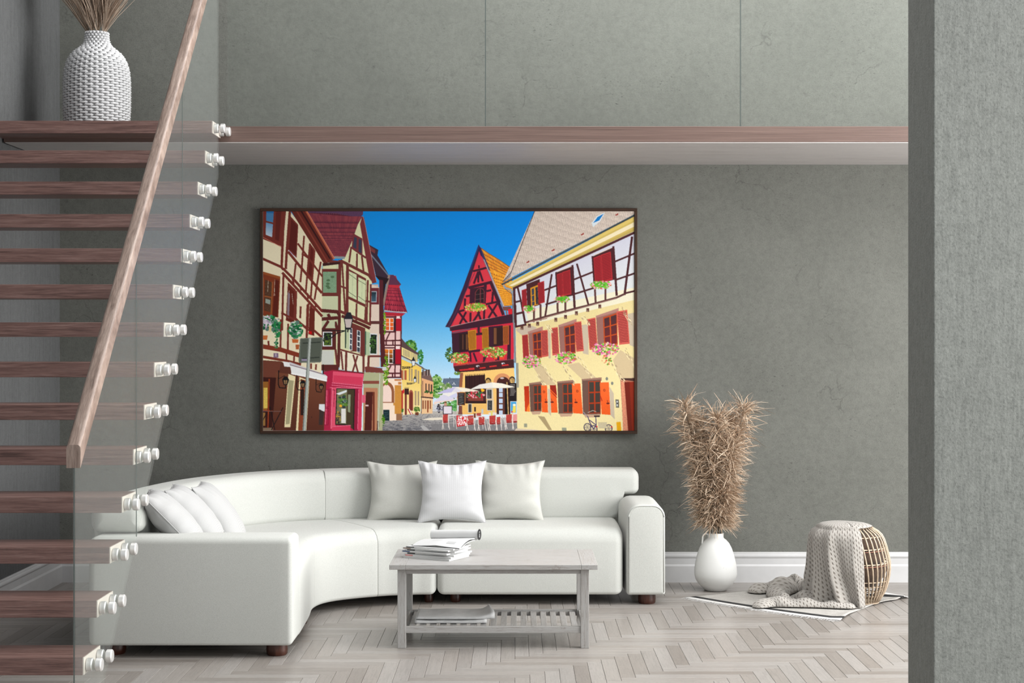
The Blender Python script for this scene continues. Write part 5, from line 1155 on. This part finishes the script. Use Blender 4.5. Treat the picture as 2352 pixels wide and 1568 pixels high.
def print_mesh():
    w_, h_ = PWD, PHT; yp = YFR+0.006
    o_ = WL[fp.name]
    gx_, gz_ = np.meshgrid(np.linspace(ix0, ix1, w_)-o_[0], np.linspace(iz1, iz0, h_)-o_[2])
    co = np.stack([gx_, np.full_like(gx_, yp-o_[1]), gz_], -1).reshape(-1, 3).astype(np.float32)
    a = (np.arange(h_-1)[:, None]*w_+np.arange(w_-1)[None, :]).ravel()
    quad = np.stack([a, a+w_, a+w_+1, a+1], 1).astype(np.int32)
    me = bpy.data.meshes.new('print'); me.vertices.add(len(co)); me.vertices.foreach_set('co', co.ravel())
    me.loops.add(quad.size); me.loops.foreach_set('vertex_index', quad.ravel()); me.polygons.add(len(quad))
    me.polygons.foreach_set('loop_start', np.arange(0, quad.size, 4, dtype=np.int32)); me.update(calc_edges=True)
    ca = me.color_attributes.new('print_colour', 'FLOAT_COLOR', 'POINT')
    v = IMG.reshape(-1, 3)/255.0; lin = np.where(v <= 0.04045, v/12.92, ((v+0.055)/1.055)**2.4)
    ca.data.foreach_set('color', np.concatenate([lin, np.ones((len(lin), 1))], 1).astype(np.float32).ravel())
    t = NT('photographic_print'); at = t.n('ShaderNodeAttribute'); at.attribute_name = 'print_colour'
    me.materials.append(t.fin(at.outputs['Color'], 0.5, 0, 0.12))
    o = bpy.data.objects.new('print', me); C.objects.link(o); o.parent = fp; WL[o.name] = o_
print_mesh()
mk('backing', box(ix0, ix1, YFR+0.0075, YFR+0.012, iz0, iz1), M['frame'], fp)
# ---------------------------------------------------------------- floor vase with pampas plumes
def m_ceramic():
    t = NT('white_ceramic'); v = t.coord('Object'); f = t.noise(v, 26, 5, 0.75); sp = t.ramp(f, [(0.30, (0.50, 0.485, 0.46)), (0.37, (0.70, 0.70, 0.69))])
    return t.fin(sp, 0.5, 0, 0.4)
M['ceramic'] = m_ceramic()
VX, VY = 1.283, 10.235; VS = F/VY
vase = thing('floor_vase', (VX, VY, 0), 'matt white egg-shaped ceramic floor vase standing by the baseboard', 'vase')
vp = [(0.0, 0.004), (0.062, 0.0), (0.072, 0.004), (0.088, 0.022), (0.112, 0.045), (0.130, 0.075), (0.137, 0.105), (0.136, 0.14), (0.130, 0.18), (0.118, 0.23), (0.104, 0.272), (0.088, 0.303), (0.068, 0.326), (0.055, 0.335), (0.051, 0.342), (0.052, 0.366), (0.050, 0.370), (0.046, 0.368), (0.044, 0.33), (0.0, 0.28)]
mk('body', lathe(vp, 40, VX, VY, cap=False), M['ceramic'], vase, smooth=True)
hp = [Vector((VX-0.050, VY-0.01, 0.362)), Vector((VX-0.068, VY-0.012, 0.366)), Vector((VX-0.082, VY-0.014, 0.352)), Vector((VX-0.086, VY-0.014, 0.325)), Vector((VX-0.088, VY-0.012, 0.300))]
mk('handle', tube(catmull(hp, 5), 0.0055, 8), M['ceramic'], vase, smooth=True)

def m_plume(name, a, b, c):
    t = NT(name); ge = t.n('ShaderNodeNewGeometry'); col = t.ramp(ge.outputs['Random Per Island'], [(0.0, a), (0.45, b), (1.0, c)])
    m_ = t.fin(col, 0.8, 0, 0.2); return m_
M['plume'] = m_plume('dry_pampas', (0.27, 0.175, 0.115), (0.50, 0.365, 0.255), (0.70, 0.575, 0.45))
M['stalk'] = m_plain('dry_stalk', (0.16, 0.11, 0.07), 0.8)
def smooth01(x): x = max(0.0, min(1.0, x)); return x*x*(3-2*x)
def blades(curve, n, l0, l1, w0, seed, t0=0.0, out=0.75, spread=1.0, curl=0.25):
    """many thin two-segment blades leaving a curve"""
    rnd = random.Random(seed); V, Fc = [], []; N = len(curve)-1
    for _ in range(n):
        t = t0+(1-t0)*rnd.random(); k = min(N-1, int(t*N)); p = curve[k].lerp(curve[k+1], t*N-k); d = (curve[k+1]-curve[k]).normalized()
        a = rnd.uniform(0, 6.283); side = Vector((math.cos(a), math.sin(a), rnd.uniform(-0.25, 0.25))); side = (side-d*side.dot(d)).normalized()
        tipw = max(0.0, (t-0.90)/0.10); o_ = out*(1-0.45*tipw)
        dr = (side*o_+d*(1-o_*0.62)*rnd.uniform(0.3, 1.3)+Vector((rnd.uniform(-1, 1), rnd.uniform(-1, 1), rnd.uniform(-1, 1)))*0.22).normalized()
        L = rnd.uniform(l0, l1)*spread*(1+0.35*smooth01((t-0.75)/0.2)); w = w0*rnd.uniform(0.6, 1.25)
        tan = dr.cross(Vector((rnd.uniform(-1, 1), rnd.uniform(-1, 1), rnd.uniform(-1, 1)))).normalized()*w
        bend = Vector((rnd.uniform(-1, 1), rnd.uniform(-1, 1), rnd.uniform(-1.7, 0.3)))*curl*L
        q0 = p+side*rnd.uniform(0.0, 0.012); pts_ = [q0+dr*L*k_+bend*k_**2.2 for k_ in (0.0, 0.4, 0.72, 1.0)]; b = len(V)
        for q_, k_ in zip(pts_, (0.5, 1.0, 0.85, 0.3)): V += [q_-tan*k_, q_+tan*k_]
        Fc += [[b+2*j_, b+2*j_+1, b+2*j_+3, b+2*j_+2] for j_ in range(3)]
    return [tuple(v) for v in V], Fc
ST_ = [(-0.205, -0.02, 1.205, 'tallest dry pampas plume leaning to the left, in the white floor vase'), (0.005, -0.06, 1.13, 'dry pampas plume in the middle front of the white floor vase'), (0.185, 0.0, 1.185, 'dry pampas plume leaning to the right, in the white floor vase'),
       (-0.115, 0.05, 1.10, 'dry pampas plume behind the left one in the white floor vase'), (0.10, 0.06, 1.11, 'dry pampas plume behind the right one in the white floor vase'), (-0.06, -0.055, 0.93, 'shorter dry pampas plume low in the front left of the floor vase'), (0.085, -0.05, 0.95, 'shorter dry pampas plume low in the front right of the floor vase')]
for i, (dx, dy, hz, lab) in enumerate(ST_):
    base = Vector((VX+dx*0.14, VY+dy*0.2, 0.30)); top = Vector((VX+dx, VY+dy, hz))
    mid = base.lerp(top, 0.5)+Vector((-dx*0.10, 0, 0.0))
    r = thing('pampas_stem', base, lab, 'pampas grass', 'pampas stems in the floor vase')
    cv = catmull([base, base.lerp(mid, 0.5), mid, top], 6)
    mk('stalk', tube(cv, 0.0035, 6), M['stalk'], r, smooth=True)
    pc = [p for p in cv if p.z > 0.405]
    pl_ = mk('plume', blades(pc, 1900, 0.06, 0.118, 0.0024, 40+i, 0.0, 0.84, 1.0, 0.5), M['plume'], r, fix=False)
    pl_['kind'] = 'stuff'

# ---------------------------------------------------------------- rug
def m_rug():
    t = NT('woven_rug'); uv = t.n('ShaderNodeUVMap'); v = t.coord('Object'); f = t.noise(v, 220, 3, 0.7); g_ = t.noise(v, 12, 3)
    col = t.ramp(f, [(0.3, (0.30, 0.28, 0.26)), (0.55, (0.45, 0.435, 0.41)), (0.8, (0.54, 0.525, 0.505))]); col = t.mul(col, t.ramp(g_, [(0.3, 0.88), (0.7, 1.05)]))
    t.bump(f, 0.6, 0.003); return t.fin(col, 0.95, 0, 0.1)
M['rug'] = m_rug(); M['rug_black'] = m_plain('black_rug_stripe', (0.012, 0.012, 0.013), 0.9); M['fringe'] = m_plain('white_rug_border', (0.60, 0.59, 0.58), 0.9, var=0.08, sc_=60)
A_, B_, Cc_, D_ = Vector((1.05, 9.925)), Vector((1.858, 9.115)), Vector((2.46, 9.93)), Vector((1.80, 10.40))
mid_r = Vector((2.150, 9.43))
def rug_pt(u, v):
    """u along the striped near end A-B, v away from it"""
    near = A_.lerp(B_, u)+Vector((-0.71, -0.70))*0.035*math.sin(math.pi*u)*(1 if u > 0 else 0); far = D_.lerp(Cc_, u)
    right = (B_*(1-v)**2+mid_r*2*v*(1-v)*0+Cc_*v*v) if False else None
    p = near.lerp(far, v)
    rb = B_.lerp(Cc_, v); bow = Vector((-0.05, 0.05))*math.sin(math.pi*min(1, v))*u**3
    return p+bow
def rug_z(u, v):
    z = 0.004
    if v > 0.80 and u > 0.55: z += 0.022*max(0, math.sin((v-0.80)/0.20*math.pi*1.5+u*5))*((v-0.80)/0.2)
    if u > 0.93: z += 0.010*(u-0.93)/0.07*(0.5+0.5*math.sin(v*11))
    return z
def rug_patch(u0, u1, v0, v1, nu, nv, dz, th=0.005):
    V, Fc = [], []
    for i in range(nu+1):
        for j in range(nv+1):
            u, v = u0+(u1-u0)*i/nu, v0+(v1-v0)*j/nv; p = rug_pt(u, v); V.append((p[0], p[1], rug_z(u, v)+dz))
    k = nv+1; b = len(V); V += [(x, y, z-th) for x, y, z in V]
    for i in range(nu):
        for j in range(nv):
            a = i*k+j; Fc.append([a, a+k, a+k+1, a+1]); Fc.append([b+a+1, b+a+k+1, b+a+k, b+a])
    for i in range(nu):
        for j in (0, nv): a = i*k+j; Fc.append([a, a+k, b+a+k, b+a])
    for j in range(nv):
        for i in (0, nu): a = i*k+j; Fc.append([a, a+1, b+a+1, b+a])
    return V, Fc
rug = thing('rug', (1.8, 9.85, 0), 'pale woven rug with black end stripes, lying under the rattan basket', 'rug')
mk('field', rug_patch(0, 1, 0.098, 0.90, 40, 44, 0.0015), M['rug'], rug, smooth=True)
for v0, v1, m_ in ((0.044, 0.098, 'rug_black'), (0.0, 0.044, 'fringe'), (0.90, 0.935, 'rug_black'), (0.935, 1.0, 'fringe')):
    mk('end_stripe' if m_ == 'rug_black' else 'end_border', rug_patch(0, 1, v0, v1, 40, 4, 0.0015), M[m_], rug, smooth=True)
V, Fc = [], []; rr = random.Random(5)
for q in range(150):
    u = (q+rr.random()*0.6)/150; p = rug_pt(u, 0); e = p+Vector((-0.71, -0.70))*rr.uniform(0.02, 0.045)+Vector((rr.uniform(-0.01, 0.01), rr.uniform(-0.01, 0.01))); t_ = Vector((0.7, -0.7))*0.0018
    b = len(V); V += [(p[0]-t_[0], p[1]-t_[1], 0.004), (p[0]+t_[0], p[1]+t_[1], 0.004), (e[0]+t_[0], e[1]+t_[1], 0.002), (e[0]-t_[0], e[1]-t_[1], 0.002)]; Fc.append([b, b+1, b+2, b+3])
mk('fringe', (V, Fc), M['fringe'], rug, fix=False)['kind'] = 'stuff'

# ---------------------------------------------------------------- rattan basket, cushion inside, knitted throw
BX, BY = 2.118, 9.735; BH = 0.475
M['rattan'] = m_plain('pale_rattan', (0.52, 0.41, 0.30), 0.45, var=0.18, sc_=40)
bprof = [(0.105, 0.012), (0.135, 0.05), (0.168, 0.10), (0.198, 0.16), (0.215, 0.22), (0.222, 0.27), (0.220, 0.32), (0.216, 0.375), (0.205, 0.42), (0.182, 0.452), (0.150, 0.466)]
def b_r(z):
    for (r0, z0), (r1, z1) in zip(bprof[:-1], bprof[1:]):
        if z <= z1: return r0+(r1-r0)*max(0, (z-z0)/(z1-z0))
    return bprof[-1][0]
def b_c(z): return BX-0.10*(z/BH)**1.0
def b_pt(phi, z, extra=0.0):
    r = b_r(z)+extra; return Vector((b_c(z)+r*math.sin(phi), BY-r*math.cos(phi), z+0.006))
bk = thing('rattan_basket', (BX, BY, 0.006), 'barrel-shaped open rattan basket of thin bent canes, standing on the rug', 'basket')
NR = 40
for i in range(NR):
    phi = 2*math.pi*i/NR
    pts = catmull([b_pt(phi, z) for r_, z in bprof[::2]], 3)
    mk('rib', tube(pts, 0.0048, 5), M['rattan'], bk, smooth=True)
for z, rad in ((0.015, 0.006), (0.055, 0.0035), (0.085, 0.0035), (0.115, 0.0035), (0.145, 0.0035), (0.255, 0.004), (0.345, 0.004), (0.415, 0.0035), (0.466, 0.006)):
    pts = [b_pt(2*math.pi*k/48, z, -0.006) for k in range(49)]
    mk('hoop', tube(pts, rad, 5, cap=False), M['rattan'], bk, smooth=True)
mk('base', lathe([(0.0, 0.008), (0.104, 0.008), (0.104, 0.016), (0.0, 0.016)], 24, BX-0.002, BY, cap=False), M['rattan'], bk)
M['cushion'] = m_fabric('brown_woven_cushion', (0.075, 0.048, 0.034), 200, 0.35, weave=0.8)
M['piping_red'] = m_plain('reddish_piping', (0.36, 0.17, 0.12), 0.7)
cu = thing('floor_cushion', (BX-0.03, BY, 0.16), 'coarse brown cushion stuffed inside the rattan basket', 'cushion')
def cu_layer(z0, z1, r0, r1):
    cxx = b_c((z0+z1)/2); rr_ = [(0.0, z0), (r0*0.82, z0+0.002), (r0*0.97, z0+0.02), ((r0+r1)/2*1.02, (z0+z1)/2), (r1*0.97, z1-0.02), (r1*0.82, z1-0.002), (0.0, z1)]
    return lathe(rr_, 28, cxx, BY, cap=False)
for z0, z1, r0, r1 in ((0.110, 0.245, 0.140, 0.198), (0.247, 0.335, 0.195, 0.202), (0.337, 0.440, 0.200, 0.160)):
    mk('pad', cu_layer(z0, z1, r0, r1), M['cushion'], cu, smooth=True)
for z in (0.246, 0.336):
    mk('piping', tube([Vector((b_c(z)+0.199*math.sin(t), BY-0.199*math.cos(t), z)) for t in np.linspace(0, 2*math.pi, 41)], 0.0035, 6, cap=False), M['piping_red'], cu, smooth=True)

def m_knit():
    t = NT('knitted_throw'); uv = t.n('ShaderNodeUVMap')
    sep = t.n('ShaderNodeSeparateXYZ'); t.l(uv.outputs[0], sep.inputs[0]); U, Vv = sep.outputs[0], sep.outputs[1]
    # columns of tall dark stitches, staggered from column to column
    cu_ = t.math('MULTIPLY', U, 1/0.019); col_i = t.math('FLOOR', cu_); row = t.math('ADD', t.math('MULTIPLY', Vv, 1/0.030), t.math('MULTIPLY', col_i, 0.5))
    fu = t.math('SUBTRACT', t.math('FRACT', cu_), 0.5); fv = t.math('SUBTRACT', t.math('FRACT', row), 0.5)
    fu = t.math('ADD', fu, t.math('MULTIPLY', fv, 0.35))
    q1 = t.math('MULTIPLY', fu, 1/0.24); q2 = t.math('MULTIPLY', fv, 1/0.42)
    dd = t.math('ADD', t.math('MULTIPLY', q1, q1), t.math('MULTIPLY', q2, q2))
    fine = t.noise(t.coord('Object'), 260, 3, 0.7)
    hm = t.ramp(dd, [(0.0, 0.0), (0.95, 1.0)])
    col = t.ramp(hm, [(0.06, (0.15, 0.13, 0.112)), (0.30, (0.30, 0.272, 0.245)), (0.8, (0.385, 0.355, 0.325)), (1.0, (0.43, 0.405, 0.375))])
    col = t.mul(col, t.ramp(fine, [(0.3, 0.74), (0.6, 1.06)]))
    t.bump(t.math('ADD', t.math('MULTIPLY', hm, 0.8), t.math('MULTIPLY', fine, 0.5)), 0.8, 0.006)
    return t.fin(col, 0.95, 0, 0.1, 0.2)
M['knit'] = m_knit()
thr = thing('knitted_throw', (BX-0.25, BY-0.15, 0.006), 'beige knitted throw draped over the rattan basket and trailing onto the rug', 'throw')
def grid_obj(name, fn, nu, nv, lu, lv, mat, parent, th=0.006):
    V, Fc, UV = [], [], []
    for i in range(nu+1):
        for j in range(nv+1):
            u, v = i/nu, j/nv; V.append(tuple(fn(u, v))); UV.append((u*lu, v*lv))
    k = nv+1
    for i in range(nu):
        for j in range(nv): a = i*k+j; Fc.append([a, a+k, a+k+1, a+1])
    o = mk(name, (V, Fc), mat, parent, smooth=True)
    me = o.data; ul = me.uv_layers.new(name='UVMap'); idx = np.empty(len(me.loops), np.int32); me.loops.foreach_get('vertex_index', idx)
    ul.data.foreach_set('uv', np.array(UV, np.float32)[idx].ravel())
    s_ = o.modifiers.new('thickness', 'SOLIDIFY'); s_.thickness = th; s_.offset = 1.0
    return o
def smooth01(x): x = max(0.0, min(1.0, x)); return x*x*(3-2*x)
def drape(u, v):
    """u: angle round the basket, from the front (0) round the left to the back (1); v: crown (0) to floor (1)"""
    phi = math.radians(3-u*172)
    top = 0.20
    if v < top:                                    # flat on the rim, from behind the axis outwards
        q = v/top; z = BH+0.016+0.006*math.sin(3*u); r = 0.005+q*0.150
        return Vector((b_c(z)+r*math.sin(phi)+0.02*(1-q)*0, BY-r*math.cos(phi), z-0.014*q**3))
    q = (v-top)/(1-top); z = (BH+0.002)*(1-q)+0.013*q
    rb = max(b_r(min(z, 0.464)), b_r(0.27) if z < 0.27 else 0)+0.016
    left = smooth01((-phi-0.15)/1.3)
    fl = (0.012+0.050*left)*max(0, q-0.25)**1.2*1.6
    front_in = (1-left)*0.055*smooth01((q-0.5)/0.5)    # near the front the hem hangs in towards the foot
    fold = (0.003+0.046*q**0.9)*(0.9-1.7*abs(math.sin(phi*5.6+0.5+0.35*math.sin(4*q)+0.5*q))+0.25*math.sin(phi*17+2.0))*(0.35+0.65*smooth01(u*5))
    r = rb+fl+fold-front_in
    cx = b_c(z)+(0.02 if False else 0)
    p = Vector((cx+r*math.sin(phi), BY-r*math.cos(phi), z))
    p.x += (0.035-0.075*q)*(1-smooth01(u*4))                     # the free edge hangs plumb
    p.y -= 0.03*smooth01((q-0.6)/0.4)*(1-left)
    return p
grid_obj('draped_part', drape, 110, 60, 0.95, 0.62, M['knit'], thr)
def cap_top(u, v):
    a = 2*math.pi*u; r = 0.163*v*(1+0.04*math.sin(3*a+1)); z = BH+0.020-0.022*v**4+0.004*math.sin(2*a)*v
    return Vector((b_c(BH)+r*math.sin(a), BY-r*math.cos(a), z))
grid_obj('top_part', cap_top, 48, 12, 0.9, 0.16, M['knit'], thr, 0.004)
def ribbon(path, widths, heights, seed, name):
    """heaped fold of the throw lying along a path on the rug"""
    cv = catmull([Vector((x, y, 0)) for x, y in path], 8); n = len(cv)
    L = sum((cv[i+1]-cv[i]).length for i in range(n-1))
    def fn(u, v):
        t = u*(n-1); k = min(n-2, int(t)); p = cv[k].lerp(cv[k+1], t-k); d = (cv[k+1]-cv[k]).normalized(); s_ = Vector((d[1], -d[0], 0))
        f = t/(n-1)*(len(widths)-1); q = min(len(widths)-2, int(f)); w = widths[q]+(widths[q+1]-widths[q])*(f-q); h = heights[q]+(heights[q+1]-heights[q])*(f-q)
        a = math.pi*(v*1.04-0.02); x = math.cos(a)*w*(1+0.10*math.sin(11*u+seed)); z = max(0, math.sin(a))**0.8*h*(1+0.22*math.sin(7*u*L*6+seed)+0.12*math.sin(19*u+2*seed+4*v))
        ends = min(1, u/0.06, (1-u)/0.06)**0.5 if 0 < u < 1 else 0.0
        return Vector((p[0]+s_[0]*x*(0.35+0.65*ends), p[1]+s_[1]*x*(0.35+0.65*ends), 0.0125+z*ends))
    return grid_obj(name, fn, 60, 16, L, 0.16, M['knit'], thr, 0.004)
def FP(px, py): s = (py-772)/H; return ((px-1186)/s, F/s)
ribbon([FP(1900, 1368), FP(1855, 1360), FP(1812, 1358), FP(1785, 1372), FP(1800, 1386), FP(1828, 1390)], [0.10, 0.10, 0.085, 0.06, 0.045, 0.04], [0.075, 0.085, 0.08, 0.06, 0.045, 0.03], 2, 'trailing_fold')
ribbon([FP(1800, 1366), FP(1778, 1362), FP(1752, 1362), FP(1728, 1366)], [0.06, 0.085, 0.075, 0.04], [0.045, 0.060, 0.050, 0.02], 5, 'trailing_fold')
ribbon([FP(1965, 1399), FP(1920, 1398), FP(1870, 1396), FP(1815, 1394), FP(1770, 1394), FP(1735, 1400)], [0.05, 0.06, 0.055, 0.065, 0.075, 0.04], [0.022, 0.030, 0.030, 0.040, 0.045, 0.018], 8, 'trailing_fold')
ribbon([FP(1905, 1388), FP(1880, 1384), FP(1858, 1384), FP(1836, 1378)], [0.05, 0.07, 0.06, 0.04], [0.05, 0.07, 0.055, 0.035], 11, 'trailing_fold')

# ---------------------------------------------------------------- woven vase on the gallery, with dry reeds
M['weave'] = m_plain('white_woven_cane', (0.60, 0.60, 0.61), 0.55, var=0.06, sc_=60)
M['weave_in'] = m_plain('woven_core', (0.16, 0.16, 0.16), 0.9)
WX, WY, WZ = -2.589, 9.81, SZ1
wprof = [(0.178, 0.0), (0.187, 0.02), (0.193, 0.07), (0.199, 0.16), (0.200, 0.26), (0.199, 0.34), (0.193, 0.40), (0.181, 0.445), (0.163, 0.48), (0.140, 0.507), (0.112, 0.528), (0.090, 0.547), (0.077, 0.567), (0.071, 0.590), (0.069, 0.615), (0.070, 0.635)]
def w_r(z):
    for (r0, z0), (r1, z1) in zip(wprof[:-1], wprof[1:]):
        if z <= z1: return r0+(r1-r0)*max(0, (z-z0)/(z1-z0))
    return wprof[-1][0]
wv_ = thing('woven_vase', (WX, WY, WZ), 'white woven cane bottle vase standing at the left end of the gallery', 'vase')
mk('core', lathe([(max(0.01, r-0.006), WZ+z) for r, z in wprof]+[(0.056, WZ+0.634), (0.054, WZ+0.55), (0.0, WZ+0.5)], 40, WX, WY, cap=False), M['weave_in'], wv_, smooth=True)
NA = 19; rowsz = [0.008+0.01545*i for i in range(41)]
pieces = []
for ri, z in enumerate(rowsz):
    r = w_r(z); dr = (w_r(min(0.635, z+0.008))-w_r(max(0, z-0.008)))/0.016; nl = math.sqrt(1+dr*dr); nr, nz_ = 1/nl, -dr/nl    # outward normal in (r, z)
    hh = 0.0076*nl if nl < 2 else 0.0150
    hw_ = math.pi/NA*0.98; V, Fc = [], []; nu, nv = 6, 3
    for i in range(nu+1):
        for j in range(nv+1):
            a = -1+2*i/nu; b = -1+2*j/nv
            th = a*hw_; e = max(0, 1-a*a)**0.5; tz = b*hh*(0.30+0.70*e**0.7); out = 0.0135*e**0.8*(1-0.75*b*b)-0.005
            rr_ = r+out*nr+dr/nl*tz/nl*0; zz = z+out*nz_+tz/nl
            rr_ = w_r(min(0.64, max(0, z+tz/nl)))+out*nr
            V.append((rr_*math.sin(th), -rr_*math.cos(th), zz))
    for i in range(nu):
        for j in range(nv): a = i*(nv+1)+j; Fc.append([a, a+nv+1, a+nv+2, a+1])
    me = bpy.data.meshes.new('strand'); me.from_pydata(V, [], Fc); me.materials.append(M['weave']); me.polygons.foreach_set('use_smooth', [True]*len(Fc)); me.update()
    for k in range(NA):
        ang = 2*math.pi*(k+0.5*(ri % 2))/NA; ang = (ang+math.pi) % (2*math.pi)-math.pi
        vis = math.cos(ang)*(r*hh) if z > 0.095 else -1
        pieces.append((vis, ang, ri, me, V, Fc))
pieces.sort(key=lambda p: -p[0])
for vis, ang, ri, me, V, Fc in pieces[:300]:
    o = bpy.data.objects.new('strand', me); C.objects.link(o); o.parent = wv_; o.rotation_euler = (0, 0, ang)
RV, RF = [], []
for vis, ang, ri, me, V, Fc in pieces[300:]:
    b = len(RV); c_, s_ = math.cos(ang), math.sin(ang)
    RV += [(WX+x*c_-y*s_, WY+x*s_+y*c_, WZ+z) for x, y, z in V]; RF += [[i+b for i in f] for f in Fc]
mk('strand_field', (RV, RF), M['weave'], wv_, smooth=True, fix=False)['kind'] = 'stuff'
V, Fc = join(*[tube([Vector((WX+(w_r(z)+0.0005)*math.sin(2*math.pi*(k+0.5)/(2*NA)), WY-(w_r(z)+0.0005)*math.cos(2*math.pi*(k+0.5)/(2*NA)), WZ+z)) for r_, z in wprof], 0.0022, 4) for k in range(2*NA)])
mk('upright_cane', (V, Fc), M['weave'], wv_, smooth=True)['kind'] = 'stuff'
M['reed'] = m_plume('dry_reed', (0.20, 0.135, 0.095), (0.36, 0.27, 0.205), (0.50, 0.40, 0.32))
for i, (dx, dy, lab) in enumerate(((-0.16, -0.02, 'spray of dry brown reed leaning left in the woven vase'), (-0.06, -0.05, 'spray of dry brown reed in the woven vase, second from the left'), (0.03, -0.03, 'spray of dry brown reed in the woven vase, third from the left'), (0.14, 0.0, 'spray of dry brown reed leaning right in the woven vase'))):
    base = Vector((WX+dx*0.2, WY+dy*0.3, WZ+0.56)); top = Vector((WX+dx*1.05, WY+dy, WZ+1.15))
    r = thing('reed_spray', base, lab, 'dried reeds', 'dry reeds in the woven vase')
    mk('stalk', tube([base, base.lerp(top, 0.5), top], 0.003, 5), M['stalk'], r)
    rnd = random.Random(70+i); V, Fc = [], []
    for q in range(300):
        t = rnd.uniform(0.10, 0.75); p = base.lerp(top, t*0.9)
        a = rnd.uniform(0, 6.283); d = (Vector((math.cos(a)*0.42, math.sin(a)*0.36, 1.0))+Vector((dx, dy, 0))*1.8).normalized(); L = rnd.uniform(0.22, 0.42)
        tan = d.cross(Vector((math.cos(a+1.3), math.sin(a+1.3), 0.2))).normalized()*0.0017; sag = Vector((math.cos(a), math.sin(a), 0))*0.05*rnd.random()
        b = len(V); V += [tuple(p-tan), tuple(p+tan), tuple(p+d*L*0.5+sag*0.2+tan), tuple(p+d*L*0.5+sag*0.2-tan), tuple(p+d*L+sag+tan*0.4), tuple(p+d*L+sag-tan*0.4)]
        Fc += [[b, b+1, b+2, b+3], [b+3, b+2, b+4, b+5]]
    mk('strands', (V, Fc), M['reed'], r, fix=False)['kind'] = 'stuff'
